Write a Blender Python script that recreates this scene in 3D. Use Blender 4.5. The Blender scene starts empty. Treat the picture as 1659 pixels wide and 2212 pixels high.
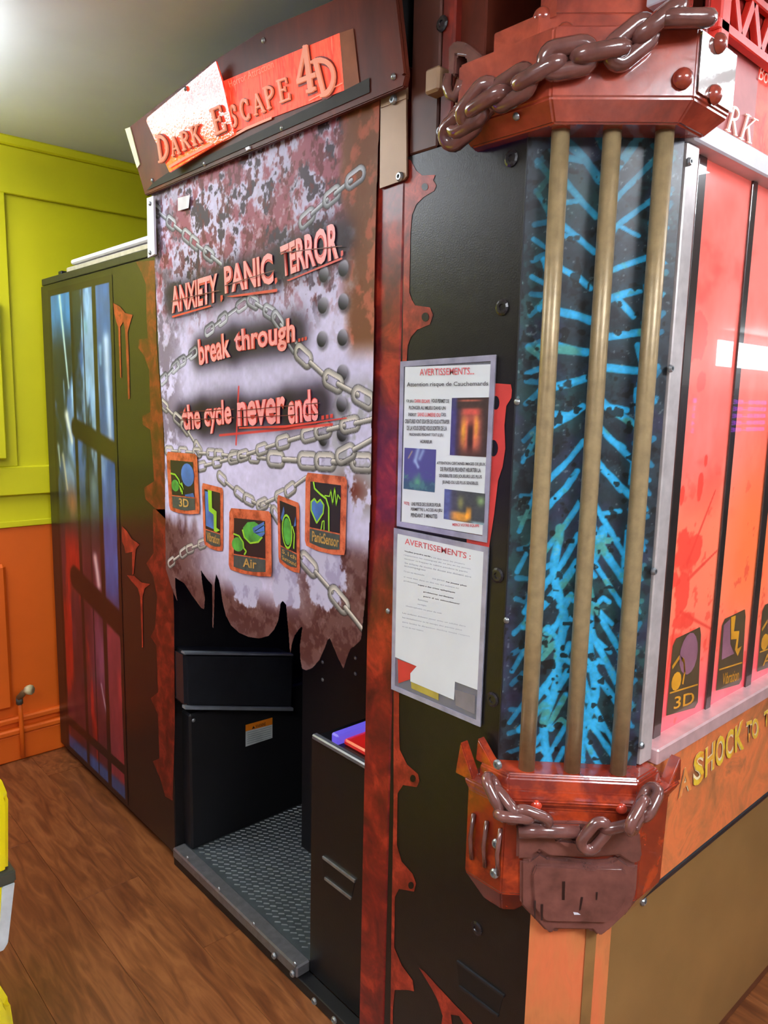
import bpy, bmesh, math, random
import numpy as np
from mathutils import Vector, Matrix
SC = bpy.context.scene
COL = SC.collection
rad = math.radians

# ---------------------------------------------------------------- camera
cam = bpy.data.cameras.new('camera'); cam_o = bpy.data.objects.new('camera', cam); COL.objects.link(cam_o)
cam.sensor_fit = 'VERTICAL'; cam.sensor_height = 24.0
cam.lens = 24.0*1633.4/2212.0
cam.clip_start = .02
CR = ((0.742154, -0.669857, 0.02234), (-0.08391, -0.125932, -0.988484), (0.664956, 0.731733, -0.149669))      # rows: right, down, forward
r_, d_, f_ = (Vector(v) for v in CR)
m3 = Matrix((r_, -d_, -f_)).transposed()
cam_o.matrix_world = Matrix.Translation((-1.0, 0.0, 1.46)) @ m3.to_4x4()
SC.camera = cam_o
# ---------------------------------------------------------------- world, exposure
w = bpy.data.worlds.new('world'); SC.world = w; w.use_nodes = True
w.node_tree.nodes['Background'].inputs[0].default_value = (.8, .85, 1, 1)
w.node_tree.nodes['Background'].inputs[1].default_value = .3
SC.view_settings.view_transform = 'Standard'; SC.view_settings.look = 'None'
SC.view_settings.gamma = 1; SC.view_settings.use_curve_mapping = False
SC.view_settings.exposure = 0.0
SC.cycles.use_denoising = True
LAMP = 24.0          # radiance of the ceiling light panels
LAMPS = [(-.90, 2.5, .8, .84, 12), (-1.75, .45, .6, .6, 27), (-.35, -.9, .6, .6, 44), (1.22, .02, .62, .62, 9), (2.2, -2.3, .6, .6, 24)]   # x, y, size, radiance

# ---------------------------------------------------------------- helpers
def lin(c):
    c = np.asarray(c, float)/255.0
    return np.where(c <= .04045, c/12.92, ((c+.055)/1.055)**2.4)
def l4(c): return (*[float(x) for x in lin(c)], 1.0)

def nodes(name):
    m = bpy.data.materials.new(name); m.use_nodes = True
    return m, m.node_tree.nodes, m.node_tree.links, m.node_tree.nodes['Principled BSDF']
def base_in(p, rough=.5, metal=0, spec=.5, coat=0, coat_r=.05, alpha=1, trans=0, emit=None, es=0):
    p.inputs['Roughness'].default_value = rough; p.inputs['Metallic'].default_value = metal
    p.inputs['Specular IOR Level'].default_value = spec
    p.inputs['Coat Weight'].default_value = coat; p.inputs['Coat Roughness'].default_value = coat_r
    p.inputs['Alpha'].default_value = alpha; p.inputs['Transmission Weight'].default_value = trans
    if emit is not None:
        p.inputs['Emission Color'].default_value = l4(emit); p.inputs['Emission Strength'].default_value = es
def add_bump(n, l, p, scale, strength, dist=.002, detail=3, stretch=(1, 1, 1)):
    tc = n.new('ShaderNodeTexCoord'); mp = n.new('ShaderNodeMapping'); mp.inputs['Scale'].default_value = stretch
    no = n.new('ShaderNodeTexNoise'); no.inputs['Scale'].default_value = scale; no.inputs['Detail'].default_value = detail
    b = n.new('ShaderNodeBump'); b.inputs['Strength'].default_value = strength; b.inputs['Distance'].default_value = dist
    l.new(tc.outputs['Object'], mp.inputs[0]); l.new(mp.outputs[0], no.inputs['Vector'])
    l.new(no.outputs['Fac'], b.inputs['Height']); l.new(b.outputs[0], p.inputs['Normal'])
    try: l.new(b.outputs[0], p.inputs['Coat Normal'])
    except Exception: pass
def mat(name, c, rough=.5, var=.08, vscale=20, bump=0, bscale=200, stretch=(1, 1, 1), **k):
    """plain colour with a little procedural grain"""
    m, n, l, p = nodes(name); base_in(p, rough, **k)
    tc = n.new('ShaderNodeTexCoord'); mp = n.new('ShaderNodeMapping'); mp.inputs['Scale'].default_value = stretch
    no = n.new('ShaderNodeTexNoise'); no.inputs['Scale'].default_value = vscale; no.inputs['Detail'].default_value = 5
    r = n.new('ShaderNodeValToRGB'); c = np.asarray(c, float)
    r.color_ramp.elements[0].color = l4(np.clip(c*(1-var), 0, 255)); r.color_ramp.elements[1].color = l4(np.clip(c*(1+var), 0, 255))
    r.color_ramp.elements[0].position = .3; r.color_ramp.elements[1].position = .7
    l.new(tc.outputs['Object'], mp.inputs[0]); l.new(mp.outputs[0], no.inputs['Vector'])
    l.new(no.outputs['Fac'], r.inputs[0]); l.new(r.outputs[0], p.inputs['Base Color'])
    if bump: add_bump(n, l, p, bscale, bump, stretch=stretch)
    return m
def ramp_mat(name, stops, scale=9, detail=8, rough=.45, dist=0., stretch=(1, 1, 1), fine=.25, bump=0, bscale=60, nrough=.6, **k):
    """mottled colour (rust, wood, stained print) from a noise and a colour ramp"""
    m, n, l, p = nodes(name); base_in(p, rough, **k)
    tc = n.new('ShaderNodeTexCoord'); mp = n.new('ShaderNodeMapping'); mp.inputs['Scale'].default_value = stretch
    no = n.new('ShaderNodeTexNoise'); no.inputs['Scale'].default_value = scale; no.inputs['Detail'].default_value = detail
    no.inputs['Distortion'].default_value = dist; no.inputs['Roughness'].default_value = nrough
    r = n.new('ShaderNodeValToRGB'); el = r.color_ramp.elements
    while len(el) < len(stops): el.new(.5)
    for e, (pos, c) in zip(el, stops): e.position = pos; e.color = l4(c)
    n2 = n.new('ShaderNodeTexNoise'); n2.inputs['Scale'].default_value = scale*9; n2.inputs['Detail'].default_value = 4
    mx = n.new('ShaderNodeMix'); mx.data_type = 'RGBA'; mx.blend_type = 'OVERLAY'; mx.inputs['Factor'].default_value = fine
    l.new(tc.outputs['Object'], mp.inputs[0]); l.new(mp.outputs[0], no.inputs['Vector']); l.new(mp.outputs[0], n2.inputs['Vector'])
    l.new(no.outputs['Fac'], r.inputs[0]); l.new(r.outputs[0], mx.inputs[6]); l.new(n2.outputs['Fac'], mx.inputs[7])
    l.new(mx.outputs[2], p.inputs['Base Color'])
    if bump: add_bump(n, l, p, bscale, bump)
    return m
def emit_mat(name, c, s, rough=.3, dark=.5, coat=0):
    m, n, l, p = nodes(name); base_in(p, rough, emit=c, es=s, coat=coat)
    p.inputs['Base Color'].default_value = l4(np.asarray(c)*dark)
    tc = n.new('ShaderNodeTexCoord'); no = n.new('ShaderNodeTexNoise'); no.inputs['Scale'].default_value = 14
    mr = n.new('ShaderNodeMapRange'); mr.inputs[3].default_value = s*.9; mr.inputs[4].default_value = s*1.1
    l.new(tc.outputs['Object'], no.inputs['Vector']); l.new(no.outputs['Fac'], mr.inputs[0]); l.new(mr.outputs[0], p.inputs['Emission Strength'])
    return m
def vcol_mat(name, rough=.5, emis=0., coat=0, coat_r=.04, spec=.5, bump=0, bscale=300):
    """printed artwork: the colour attribute holds the print's own ink"""
    m, n, l, p = nodes(name); base_in(p, rough, coat=coat, coat_r=coat_r, spec=spec)
    a = n.new('ShaderNodeVertexColor'); a.layer_name = 'Col'
    l.new(a.outputs[0], p.inputs['Base Color'])
    if emis: l.new(a.outputs[0], p.inputs['Emission Color']); p.inputs['Emission Strength'].default_value = emis
    if bump: add_bump(n, l, p, bscale, bump)
    return m

def put(o, parent=None):
    COL.objects.link(o)
    if parent is not None:
        o.parent = parent
        if parent.type == 'EMPTY': o.matrix_parent_inverse = Matrix.Translation(-parent.location)
    return o
def root(name, loc, label, cat, group=None):
    o = bpy.data.objects.new(name, None); o.location = loc; o.empty_display_size = .1; COL.objects.link(o)
    o['label'] = label; o['category'] = cat
    if group: o['group'] = group
    return o
def mesh_from_bm(name, bm, smooth=False):
    bmesh.ops.recalc_face_normals(bm, faces=bm.faces)
    me = bpy.data.meshes.new(name); bm.to_mesh(me); bm.free()
    if smooth:
        me.polygons.foreach_set('use_smooth', [True]*len(me.polygons))
    return me
def obj(name, me, m, parent=None, kind=None, label=None):
    o = bpy.data.objects.new(name, me)
    if m is not None and not me.materials: me.materials.append(m)
    put(o, parent)
    if kind: o['kind'] = kind
    if label: o['label'] = label
    return o
def B(name, x0, x1, y0, y1, z0, z1, m, parent=None, bev=.002, **k):
    bm = bmesh.new()
    bmesh.ops.create_cube(bm, size=1)
    for v in bm.verts:
        v.co = Vector(((x0+x1)/2+v.co.x*(x1-x0), (y0+y1)/2+v.co.y*(y1-y0), (z0+z1)/2+v.co.z*(z1-z0)))
    if bev: bmesh.ops.bevel(bm, geom=bm.edges[:], offset=bev, segments=1, affect='EDGES')
    return obj(name, mesh_from_bm(name, bm), m, parent, **k)
def prism(name, pts, ext, m, parent=None, bev=0, **k):
    """a closed outline of 3-D points, extruded by the vector ext"""
    bm = bmesh.new(); ext = Vector(ext)
    a = [bm.verts.new(Vector(p)) for p in pts]; b = [bm.verts.new(Vector(p)+ext) for p in pts]
    bm.faces.new(a); bm.faces.new(list(reversed(b)))
    n = len(pts)
    for i in range(n): bm.faces.new((a[i], b[i], b[(i+1) % n], a[(i+1) % n]))
    bmesh.ops.recalc_face_normals(bm, faces=bm.faces)
    if bev:
        try: bmesh.ops.bevel(bm, geom=bm.edges[:], offset=bev, segments=2, affect='EDGES', clamp_overlap=True)
        except Exception: pass
    return obj(name, mesh_from_bm(name, bm), m, parent, **k)
def flat(name, polys, m, parent=None, off=(0, 0, 0), join=False, **k):
    """flat print: outlines lying on a surface, one part each (strokes of one drawing stay together)"""
    off = Vector(off); o = None
    for grp in ([polys] if join else [[p] for p in polys]):
        bm = bmesh.new()
        for pts in grp: bm.faces.new([bm.verts.new(Vector(p)+off) for p in pts])
        me = bpy.data.meshes.new(name); bm.to_mesh(me); bm.free()
        q = obj(name, me, m, parent, **k); o = o or q
    return o
def tube_bm(bm, pts, r, seg=10, closed=False, flat_=1.0):
    pts = [Vector(p) for p in pts]; n = len(pts); rings = []
    up = None
    for i in range(n):
        if closed: t = (pts[(i+1) % n]-pts[i-1]).normalized()
        else: t = (pts[min(i+1, n-1)]-pts[max(i-1, 0)]).normalized()
        if up is None:
            up = t.orthogonal().normalized()
        else:
            up = (up - t*up.dot(t)).normalized()
        s = t.cross(up)
        rr = r[i] if isinstance(r, (list, tuple)) else r
        rings.append([bm.verts.new(pts[i]+(up*math.cos(a)+s*math.sin(a)*flat_)*rr) for a in [2*math.pi*j/seg for j in range(seg)]])
    for i in range(n if closed else n-1):
        A, Bq = rings[i], rings[(i+1) % n]
        if closed and i == n-1:      # match the twist at the join
            best = min(range(seg), key=lambda k: (A[0].co-Bq[k].co).length); Bq = Bq[best:]+Bq[:best]
        for j in range(seg): bm.faces.new((A[j], A[(j+1) % seg], Bq[(j+1) % seg], Bq[j]))
    if not closed:
        bm.faces.new(rings[0]); bm.faces.new(list(reversed(rings[-1])))
def tube(name, pts, r, m, parent=None, seg=12, closed=False, **k):
    bm = bmesh.new(); tube_bm(bm, pts, r, seg, closed)
    return obj(name, mesh_from_bm(name, bm, True), m, parent, **k)
def link_mesh(L, W, r):
    """one chain link, long axis X, lying in XY"""
    bm = bmesh.new(); pts = []; R = W/2-r; h = L/2-r-R
    for k in range(9): a = -math.pi/2+math.pi*k/8; pts.append((h+R*math.cos(a), R*math.sin(a), 0))
    for k in range(9): a = math.pi/2+math.pi*k/8; pts.append((-h+R*math.cos(a), R*math.sin(a), 0))
    tube_bm(bm, pts, r, 10, True)
    return mesh_from_bm('chain_link', bm, True)
def dome_mesh(name, r, h, seg=12, rings=4):
    bm = bmesh.new(); prev = None
    for i in range(rings+1):
        a = math.pi/2*i/rings
        if i == rings: top = bm.verts.new((0, 0, h)); ring = [top]
        else: ring = [bm.verts.new((r*math.cos(a)*math.cos(t), r*math.cos(a)*math.sin(t), h*math.sin(a))) for t in [2*math.pi*j/seg for j in range(seg)]]
        if prev:
            for j in range(seg):
                if i == rings: bm.faces.new((prev[j], prev[(j+1) % seg], ring[0]))
                else: bm.faces.new((prev[j], prev[(j+1) % seg], ring[(j+1) % seg], ring[j]))
        prev = ring
    return mesh_from_bm(name, bm, True)
def bolt_mesh(name, r, h):
    """round flange with a hexagonal socket"""
    bm = bmesh.new()
    def ring(rr, z, n=12): return [bm.verts.new((rr*math.cos(2*math.pi*j/n), rr*math.sin(2*math.pi*j/n), z)) for j in range(n)]
    R = [ring(r, 0), ring(r, h*.45), ring(r*.72, h), ring(r*.42, h), ring(r*.36, h*.35)]
    for a, b in zip(R, R[1:]):
        for j in range(12): bm.faces.new((a[j], a[(j+1) % 12], b[(j+1) % 12], b[j]))
    bm.faces.new(R[-1])
    return mesh_from_bm(name, bm)
def at(name, me, m, loc, normal, parent, **k):
    o = obj(name, me, m, parent, **k)
    o.location = loc; o.rotation_mode = 'QUATERNION'; o.rotation_quaternion = Vector(normal).to_track_quat('Z', 'Y')
    return o
def grid(name, m, O, U, V, nu, nv, colfn, parent=None, mask=None, disp=None, thick=None, **k):
    """printed sheet: a fine mesh whose colour attribute carries the artwork; colfn(a, b) with a, b in 0..1 along U, V"""
    O, U, V = (np.asarray(x, float) for x in (O, U, V))
    a, b = np.meshgrid(np.linspace(0, 1, nu), np.linspace(0, 1, nv))
    P = O[None, None]+a[..., None]*U+b[..., None]*V
    if disp is not None: P = P+disp(P)
    C = np.clip(colfn(a, b, P), 0, 1)*255
    idx = np.arange(nu*nv).reshape(nv, nu)
    q = np.stack([idx[:-1, :-1], idx[:-1, 1:], idx[1:, 1:], idx[1:, :-1]], -1)
    if mask is not None:
        mk = mask(P); keep = mk[:-1, :-1] & mk[:-1, 1:] & mk[1:, 1:] & mk[1:, :-1]; q = q[keep]
    q = q.reshape(-1, 4)
    used = np.unique(q); remap = -np.ones(nu*nv, int); remap[used] = np.arange(len(used)); q = remap[q]
    P = P.reshape(-1, 3)[used]; C = lin(C.reshape(-1, 3)[used])
    me = bpy.data.meshes.new(name)
    me.vertices.add(len(P)); me.vertices.foreach_set('co', P.astype(np.float32).ravel())
    me.loops.add(q.size); me.loops.foreach_set('vertex_index', q.astype(np.int32).ravel())
    me.polygons.add(len(q)); me.polygons.foreach_set('loop_start', np.arange(0, q.size, 4, dtype=np.int32))
    me.update(calc_edges=True)
    ca = me.attributes.new('Col', 'FLOAT_COLOR', 'POINT')
    ca.data.foreach_set('color', np.concatenate([C, np.ones((len(C), 1))], 1).astype(np.float32).ravel())
    return obj(name, me, m, parent, **k)

# numpy drawing helpers -------------------------------------------------
def vnoise(x, y, seed=0):
    xi = np.floor(x).astype(int); yi = np.floor(y).astype(int); fx = x-xi; fy = y-yi
    fx = fx*fx*(3-2*fx); fy = fy*fy*(3-2*fy)
    def h(i, j):
        n = (i*374761393+j*668265263+seed*982451653) & 0x7fffffff
        n = ((n ^ (n >> 13))*1274126177) & 0x7fffffff
        return ((n ^ (n >> 16)) & 0xffff)/65535.0
    return (h(xi, yi)*(1-fx)+h(xi+1, yi)*fx)*(1-fy)+(h(xi, yi+1)*(1-fx)+h(xi+1, yi+1)*fx)*fy
def fbm(x, y, seed=0, oct=5, gain=.55):
    s = 0; a = 1; t = 0
    for i in range(oct): s = s+a*vnoise(x*2**i, y*2**i, seed+i*17); t += a; a *= gain
    return s/t
def sm(a, b, x): t = np.clip((x-a)/(b-a), 0, 1); return t*t*(3-2*t)
def rgb(*c): return np.array(c, float)/255
def mixc(img, c, f): return img*(1-f[..., None])+np.asarray(c)*f[..., None]
def segd(X, Y, p, q):
    dx, dy = q[0]-p[0], q[1]-p[1]; L2 = dx*dx+dy*dy+1e-12
    t = np.clip(((X-p[0])*dx+(Y-p[1])*dy)/L2, 0, 1)
    return np.hypot(X-p[0]-t*dx, Y-p[1]-t*dy), t
def inpoly(X, Y, poly):
    r = np.zeros(X.shape, bool); n = len(poly)
    for i in range(n):
        x0, y0 = poly[i]; x1, y1 = poly[(i+1) % n]
        c = (y0 > Y) != (y1 > Y)
        with np.errstate(divide='ignore', invalid='ignore'):
            r ^= c & (X < (x1-x0)*(Y-y0)/(y1-y0+1e-15)+x0)
    return r
def paint_chain(img, X, Y, pts, L=.05, W=.03, r=.0065, tone=(150, 150, 150), dim=1.0):
    """flat print of a steel chain along a broken line"""
    for p, q in zip(pts, pts[1:]):
        p = np.array(p); q = np.array(q); D = np.hypot(*(q-p)); n = max(1, int(round(D/(L*.72)))); u = (q-p)/D
        for k in range(n):
            c = p+u*D*(k+.5)/n
            sel = (np.abs(X-c[0]) < L) & (np.abs(Y-c[1]) < L)
            if not sel.any(): continue
            x = X[sel]-c[0]; y = Y[sel]-c[1]
            a = x*u[0]+y*u[1]; b = -x*u[1]+y*u[0]
            if k % 2 == 0:
                d = np.hypot(np.maximum(np.abs(a)-(L/2-W/2), 0), b)-(W/2-r); dd = np.abs(d)
                sh = .55+.45*np.clip(-d/r*.6-b/W, -1, 1)
                hole = (d < -r) & (d > -W)
            else:
                dd = np.hypot(np.maximum(np.abs(a)-(L/2-r), 0), b); sh = .55-.5*b/r; hole = np.zeros(a.shape, bool)
            sub = img[sel]
            edge = np.clip(1-(dd-r)/(r*.5), 0, 1)*(dd > r)
            sub = sub*(1-.7*edge[:, None])
            core = np.clip((r-dd)/(r*.25)+.5, 0, 1)
            colr = np.clip(rgb(*tone)*dim*(.35+1.0*np.clip(sh, 0, 1.15))[:, None], 0, 1)
            sub = sub*(1-core[:, None])+colr*core[:, None]
            img[sel] = sub
    return img

# text -------------------------------------------------------------------
def text_polys(s, bold=0.0, shear=0.0):
    cu = bpy.data.curves.new('t', 'FONT'); cu.body = s; cu.size = 1; cu.offset = bold; cu.shear = shear; cu.resolution_u = 3
    o = bpy.data.objects.new('t', cu)
    me = bpy.data.meshes.new_from_object(o)
    bpy.data.objects.remove(o); bpy.data.curves.remove(cu)
    return me
def quad_map(Q):
    TL, TR, BR, BL = (Vector(p) for p in Q)
    return lambda a, b: (BL*(1-a)+BR*a)*(1-b)+(TL*(1-a)+TR*a)*b
def text(name, s, Q, m, parent, bold=0., off=(0, 0, 0), disp=None, box=None, **k):
    """flat lettering fitted into a quadrilateral TL, TR, BR, BL of 3-D points"""
    me = text_polys(s, bold); me.name = name
    co = np.zeros(len(me.vertices)*3, np.float32); me.vertices.foreach_get('co', co); co = co.reshape(-1, 3)
    lo = co.min(0); hi = co.max(0)
    f = quad_map(Q); off = Vector(off)
    for v, c in zip(me.vertices, co):
        p = f((c[0]-lo[0])/(hi[0]-lo[0]+1e-9), (c[1]-lo[1])/(hi[1]-lo[1]+1e-9))+off
        if disp: p = p+disp(p)
        v.co = p
    me.update()
    return obj(name, me, m, parent, **k)
def arc(cx, cy, rx, ry, a0, a1, n=14): return [(cx+rx*math.cos(rad(a0+(a1-a0)*i/n)), cy+ry*math.sin(rad(a0+(a1-a0)*i/n))) for i in range(n+1)]
T_, t_ = .17, .075
SERIF = {   # letter strokes in a unit box: (points, width)
 'D': [([(.2, 0), (.2, 1)], T_), (arc(.2, .5, .68, .46, 90, -90), .14), ([(0, .03), (.45, .03)], t_), ([(0, .97), (.45, .97)], t_)],
 'A': [([(.12, 0), (.5, 1)], .09), ([(.5, 1), (.88, 0)], T_), ([(.25, .35), (.75, .35)], t_), ([(0, .03), (.28, .03)], t_), ([(.68, .03), (1, .03)], t_)],
 'R': [([(.2, 0), (.2, 1)], T_), (arc(.3, .74, .5, .23, 90, -90), .13), ([(.45, .5), (.88, .03)], .15), ([(0, .03), (.4, .03)], t_), ([(0, .97), (.4, .97)], t_), ([(.78, .03), (1, .03)], t_), ([(.2, .51), (.4, .51)], t_)],
 'K': [([(.2, 0), (.2, 1)], T_), ([(.24, .42), (.8, .97)], .09), ([(.42, .58), (.86, .03)], .16), ([(0, .03), (.4, .03)], t_), ([(0, .97), (.4, .97)], t_), ([(.62, .97), (1, .97)], t_), ([(.7, .03), (1, .03)], t_)],
 'E': [([(.2, 0), (.2, 1)], T_), ([(0, .03), (.92, .03)], .08), ([(0, .97), (.88, .97)], .08), ([(.2, .52), (.66, .52)], t_), ([(.92, 0), (.95, .25)], t_), ([(.88, 1), (.9, .76)], t_), ([(.66, .42), (.66, .63)], t_)],
 'S': [([(.86, .72), (.84, .9), (.66, .97), (.42, .97), (.2, .86), (.16, .7), (.3, .56), (.68, .44), (.84, .3), (.8, .12), (.6, .03), (.34, .03), (.16, .12), (.12, .3)], .14)],
 'C': [(arc(.54, .5, .42, .46, 45, 315, 18), .15), ([(.86, .95), (.88, .68)], t_), ([(.86, .05), (.88, .26)], t_)],
 'P': [([(.2, 0), (.2, 1)], T_), (arc(.3, .72, .56, .25, 90, -90), .13), ([(0, .03), (.42, .03)], t_), ([(0, .97), (.42, .97)], t_)],
 '4': [([(.66, 0), (.66, 1)], T_), ([(.66, 1), (.06, .32)], .1), ([(.02, .32), (1, .32)], .1), ([(.45, .03), (.9, .03)], t_)],
 'B': [([(.2, 0), (.2, 1)], T_), (arc(.3, .75, .45, .22, 90, -90), .12), (arc(.3, .27, .55, .24, 90, -90), .13), ([(0, .03), (.4, .03)], t_), ([(0, .97), (.4, .97)], t_)],
 'O': [(arc(.5, .5, .42, .46, 0, 360, 20), .14)],
}
def stroke_quads(strokes, asp=1.0, grow=0.):
    out = []
    for pts, wd in strokes:
        wd = wd+grow
        for (x0, y0), (x1, y1) in zip(pts, pts[1:]):
            dx, dy = (x1-x0)*asp, y1-y0; L = math.hypot(dx, dy)+1e-9
            ex, ey = dx/L*wd*.12, dy/L*wd*.12
            nx, ny = -dy/L*wd/2, dx/L*wd/2
            out.append([((x0*asp-ex+nx)/asp, y0-ey+ny), ((x0*asp-ex-nx)/asp, y0-ey-ny), ((x1*asp+ex-nx)/asp, y1+ey-ny), ((x1*asp+ex+nx)/asp, y1+ey+ny)])
    return out
def serif(name, ch, Q, m, parent, off=(0, 0, 0), grow=0., depth=None, **k):
    """raised serif letter fitted into a quadrilateral"""
    f = quad_map(Q); Wd = ((Vector(Q[1])-Vector(Q[0])).length+(Vector(Q[2])-Vector(Q[3])).length)/2; Hd = (Vector(Q[0])-Vector(Q[3])).length
    bm = bmesh.new(); off = Vector(off)
    for q in stroke_quads(SERIF[ch], Wd/Hd, grow):
        a = [bm.verts.new(f(u, v)+off) for u, v in q]
        fc = bm.faces.new(a)
        if depth is not None:
            b = [bm.verts.new(v.co+Vector(depth)) for v in a]; bm.faces.new(b)
            for i in range(4): bm.faces.new((a[i], a[(i+1) % 4], b[(i+1) % 4], b[i]))
    me = mesh_from_bm(name, bm)
    return obj(name, me, m, parent, **k)
def ribbon(f, pts, wd, asp=1.0):
    return [[f(*p) for p in q] for q in stroke_quads([(pts, wd)], asp)]

# ---------------------------------------------------------------- materials
M_black = mat('black_laminate', (24, 22, 22), .3, .12, 40, bump=.12, bscale=350)
M_blackm = mat('black_matt', (13, 13, 15), .5, .15, 40)
M_dark_int = mat('dark_interior', (12, 12, 15), .55, .15, 10)
M_rust = ramp_mat('rust_print', [(.30, (58, 18, 20)), (.42, (92, 26, 26)), (.54, (124, 34, 28)), (.65, (172, 54, 36)), (.77, (104, 30, 28))], 11, 8, .32, .6, coat=.15, fine=.3)
M_flamed = ramp_mat('dark_flame_print', [(.3, (56, 18, 15)), (.5, (96, 28, 22)), (.62, (134, 42, 30)), (.75, (74, 24, 20))], 22, 6, .35, .4, fine=.3)
M_rustflame = ramp_mat('flame_print', [(.3, (92, 28, 22)), (.5, (140, 44, 32)), (.62, (176, 62, 42)), (.75, (104, 32, 26))], 22, 6, .35, .4, fine=.3)
M_header = ramp_mat('glossy_rust_plastic', [(.3, (104, 42, 32)), (.45, (148, 58, 42)), (.6, (182, 76, 52)), (.75, (126, 50, 38))], 8, 6, .22, .3, coat=1, coat_r=.03, fine=.15, bump=.25, bscale=28)
M_rustdark = ramp_mat('brown_rust_panel', [(.3, (58, 26, 20)), (.5, (90, 40, 28)), (.65, (118, 50, 32)), (.8, (60, 30, 22))], 5, 6, .4, .3, stretch=(1, 1, .35), fine=.15, spec=.15)
M_base = ramp_mat('orange_rust_plastic', [(.35, (150, 44, 20)), (.5, (120, 38, 24)), (.6, (176, 62, 26)), (.72, (200, 70, 36))], 9, 5, .25, .2, coat=1, coat_r=.04, fine=.1, bump=.15, bscale=25)
M_apron = ramp_mat('orange_rust_print', [(.3, (136, 92, 56)), (.45, (196, 118, 70)), (.58, (232, 128, 74)), (.7, (164, 106, 66)), (.82, (240, 138, 84))], 8, 6, .35, .8, stretch=(1, 1, 1), fine=.15, coat=.3)
M_foot = ramp_mat('orange_foot_print', [(.3, (164, 104, 62)), (.5, (206, 124, 74)), (.68, (222, 118, 74)), (.85, (180, 116, 72))], 7, 5, .35, .4, stretch=(2, 2, .5), fine=.12, coat=.3)
M_olive = mat('bronze_base_panel', (142, 110, 64), .28, .06, 6, bump=.05, bscale=400, coat=.4)
M_chain = mat('brown_glossy_plastic', (106, 66, 60), .18, .15, 30, coat=1, coat_r=.03, bump=.2, bscale=60)
M_pole = mat('bronze_tube', (148, 128, 92), .34, .08, 60, bump=.12, bscale=500, metal=.2)
M_silver = mat('brushed_silver', (196, 190, 188), .35, .06, 40, metal=.35)
M_white_metal = mat('white_painted_metal', (214, 216, 226), .4, .03)
M_chrome = mat('chrome_plate', (225, 225, 222), .08, .03, 9, metal=.9, bump=.25, bscale=22)
M_tan = mat('tan_steel', (150, 120, 92), .38, .05, 12, metal=.2)
M_bolt = mat('zinc_bolt', (150, 156, 158), .3, .1, 60, metal=.7)
M_boltb = mat('black_bolt', (34, 31, 34), .25, .1, 60)
M_red_truss = mat('red_truss_paint', (232, 58, 44), .4, .12, 12, bump=.1)
M_steel_dark = mat('dark_steel', (46, 48, 52), .35, .1, 60, metal=.4)

# ================================================================ THE ROOM
ROOF = 2.36
def struct(o): o['kind'] = 'structure'; return o
M_floor = ramp_mat('floor_bed', [(.3, (84, 46, 25)), (.5, (112, 65, 34)), (.7, (136, 84, 46))], 6, 8, .35, .8, stretch=(9, 1.2, 1), fine=.1)
def wood_mat():
    m, n, l, p = nodes('wood_vinyl'); base_in(p, .32, coat=.15, coat_r=.15)
    tc = n.new('ShaderNodeTexCoord'); oi = n.new('ShaderNodeObjectInfo')
    mp = n.new('ShaderNodeMapping'); mp.inputs['Scale'].default_value = (9, 1.2, 1)
    ad = n.new('ShaderNodeVectorMath'); ad.operation = 'ADD'
    l.new(tc.outputs['Object'], ad.inputs[0]); l.new(oi.outputs['Random'], ad.inputs[1]); l.new(ad.outputs[0], mp.inputs[0])
    no = n.new('ShaderNodeTexNoise'); no.inputs['Scale'].default_value = 4; no.inputs['Detail'].default_value = 9; no.inputs['Distortion'].default_value = 1.2
    l.new(mp.outputs[0], no.inputs['Vector'])
    r = n.new('ShaderNodeValToRGB'); el = r.color_ramp.elements; el.new(.5)
    for e, (ps, c) in zip(el, [(.3, (92, 50, 27)), (.5, (120, 70, 37)), (.7, (146, 90, 50))]): e.position = ps; e.color = l4(c)
    hs = n.new('ShaderNodeHueSaturation'); mr = n.new('ShaderNodeMapRange'); mr.inputs[3].default_value = .94; mr.inputs[4].default_value = 1.05
    l.new(oi.outputs['Random'], mr.inputs[0]); l.new(mr.outputs[0], hs.inputs['Value'])
    l.new(no.outputs['Fac'], r.inputs[0]); l.new(r.outputs[0], hs.inputs['Color']); l.new(hs.outputs[0], p.inputs['Base Color'])
    b = n.new('ShaderNodeBump'); b.inputs['Strength'].default_value = .15; b.inputs['Distance'].default_value = .002
    l.new(no.outputs['Fac'], b.inputs['Height']); l.new(b.outputs[0], p.inputs['Normal'])
    return m
M_wood = wood_mat()
XL, XR, YB, YF = -3.2, 11.0, 3.075, -3.0
floor = struct(B('floor', XL, XR, YF, YB+.1, -.05, -.006, M_floor, bev=0))
bm = bmesh.new(); bmesh.ops.create_cube(bm, size=1)
for v in bm.verts: v.co = Vector((v.co.x*.1894, v.co.y*1.1994, v.co.z*.006))
bmesh.ops.bevel(bm, geom=[e for e in bm.edges if all(v.co.z > 0 for v in e.verts)], offset=.0007, segments=1, affect='EDGES')
pl_me = mesh_from_bm('plank', bm); pl_me.materials.append(M_wood)
for i in range(24):
    x = -2.3+.19*i
    for j in range(4):
        y = -.55+1.2*j-(.4 if i % 3 == 1 else .8 if i % 3 == 2 else 0)+.4
        o = bpy.data.objects.new('plank', pl_me); o.location = (x, y, -.003)
        if y-.6 > YB-.05: continue
        if y+.6 > YB: o.scale.y = (YB-(y-.6))/1.2; o.location.y = (YB+y-.6)/2
        put(o, floor)
M_ceil = mat('ceiling_paint', (228, 232, 230), .85, .02, 3)
M_yellow = mat('yellow_wall_paint', (212, 206, 6), .55, .02, 4)
M_orange = mat('orange_wall_paint', (218, 96, 6), .55, .03, 4)
M_wallw = mat('pale_wall_paint', (206, 204, 206), .7, .02, 4)
struct(B('ceiling', XL, XR, YF, YB+.1, ROOF, ROOF+.05, M_ceil, bev=0))
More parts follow.
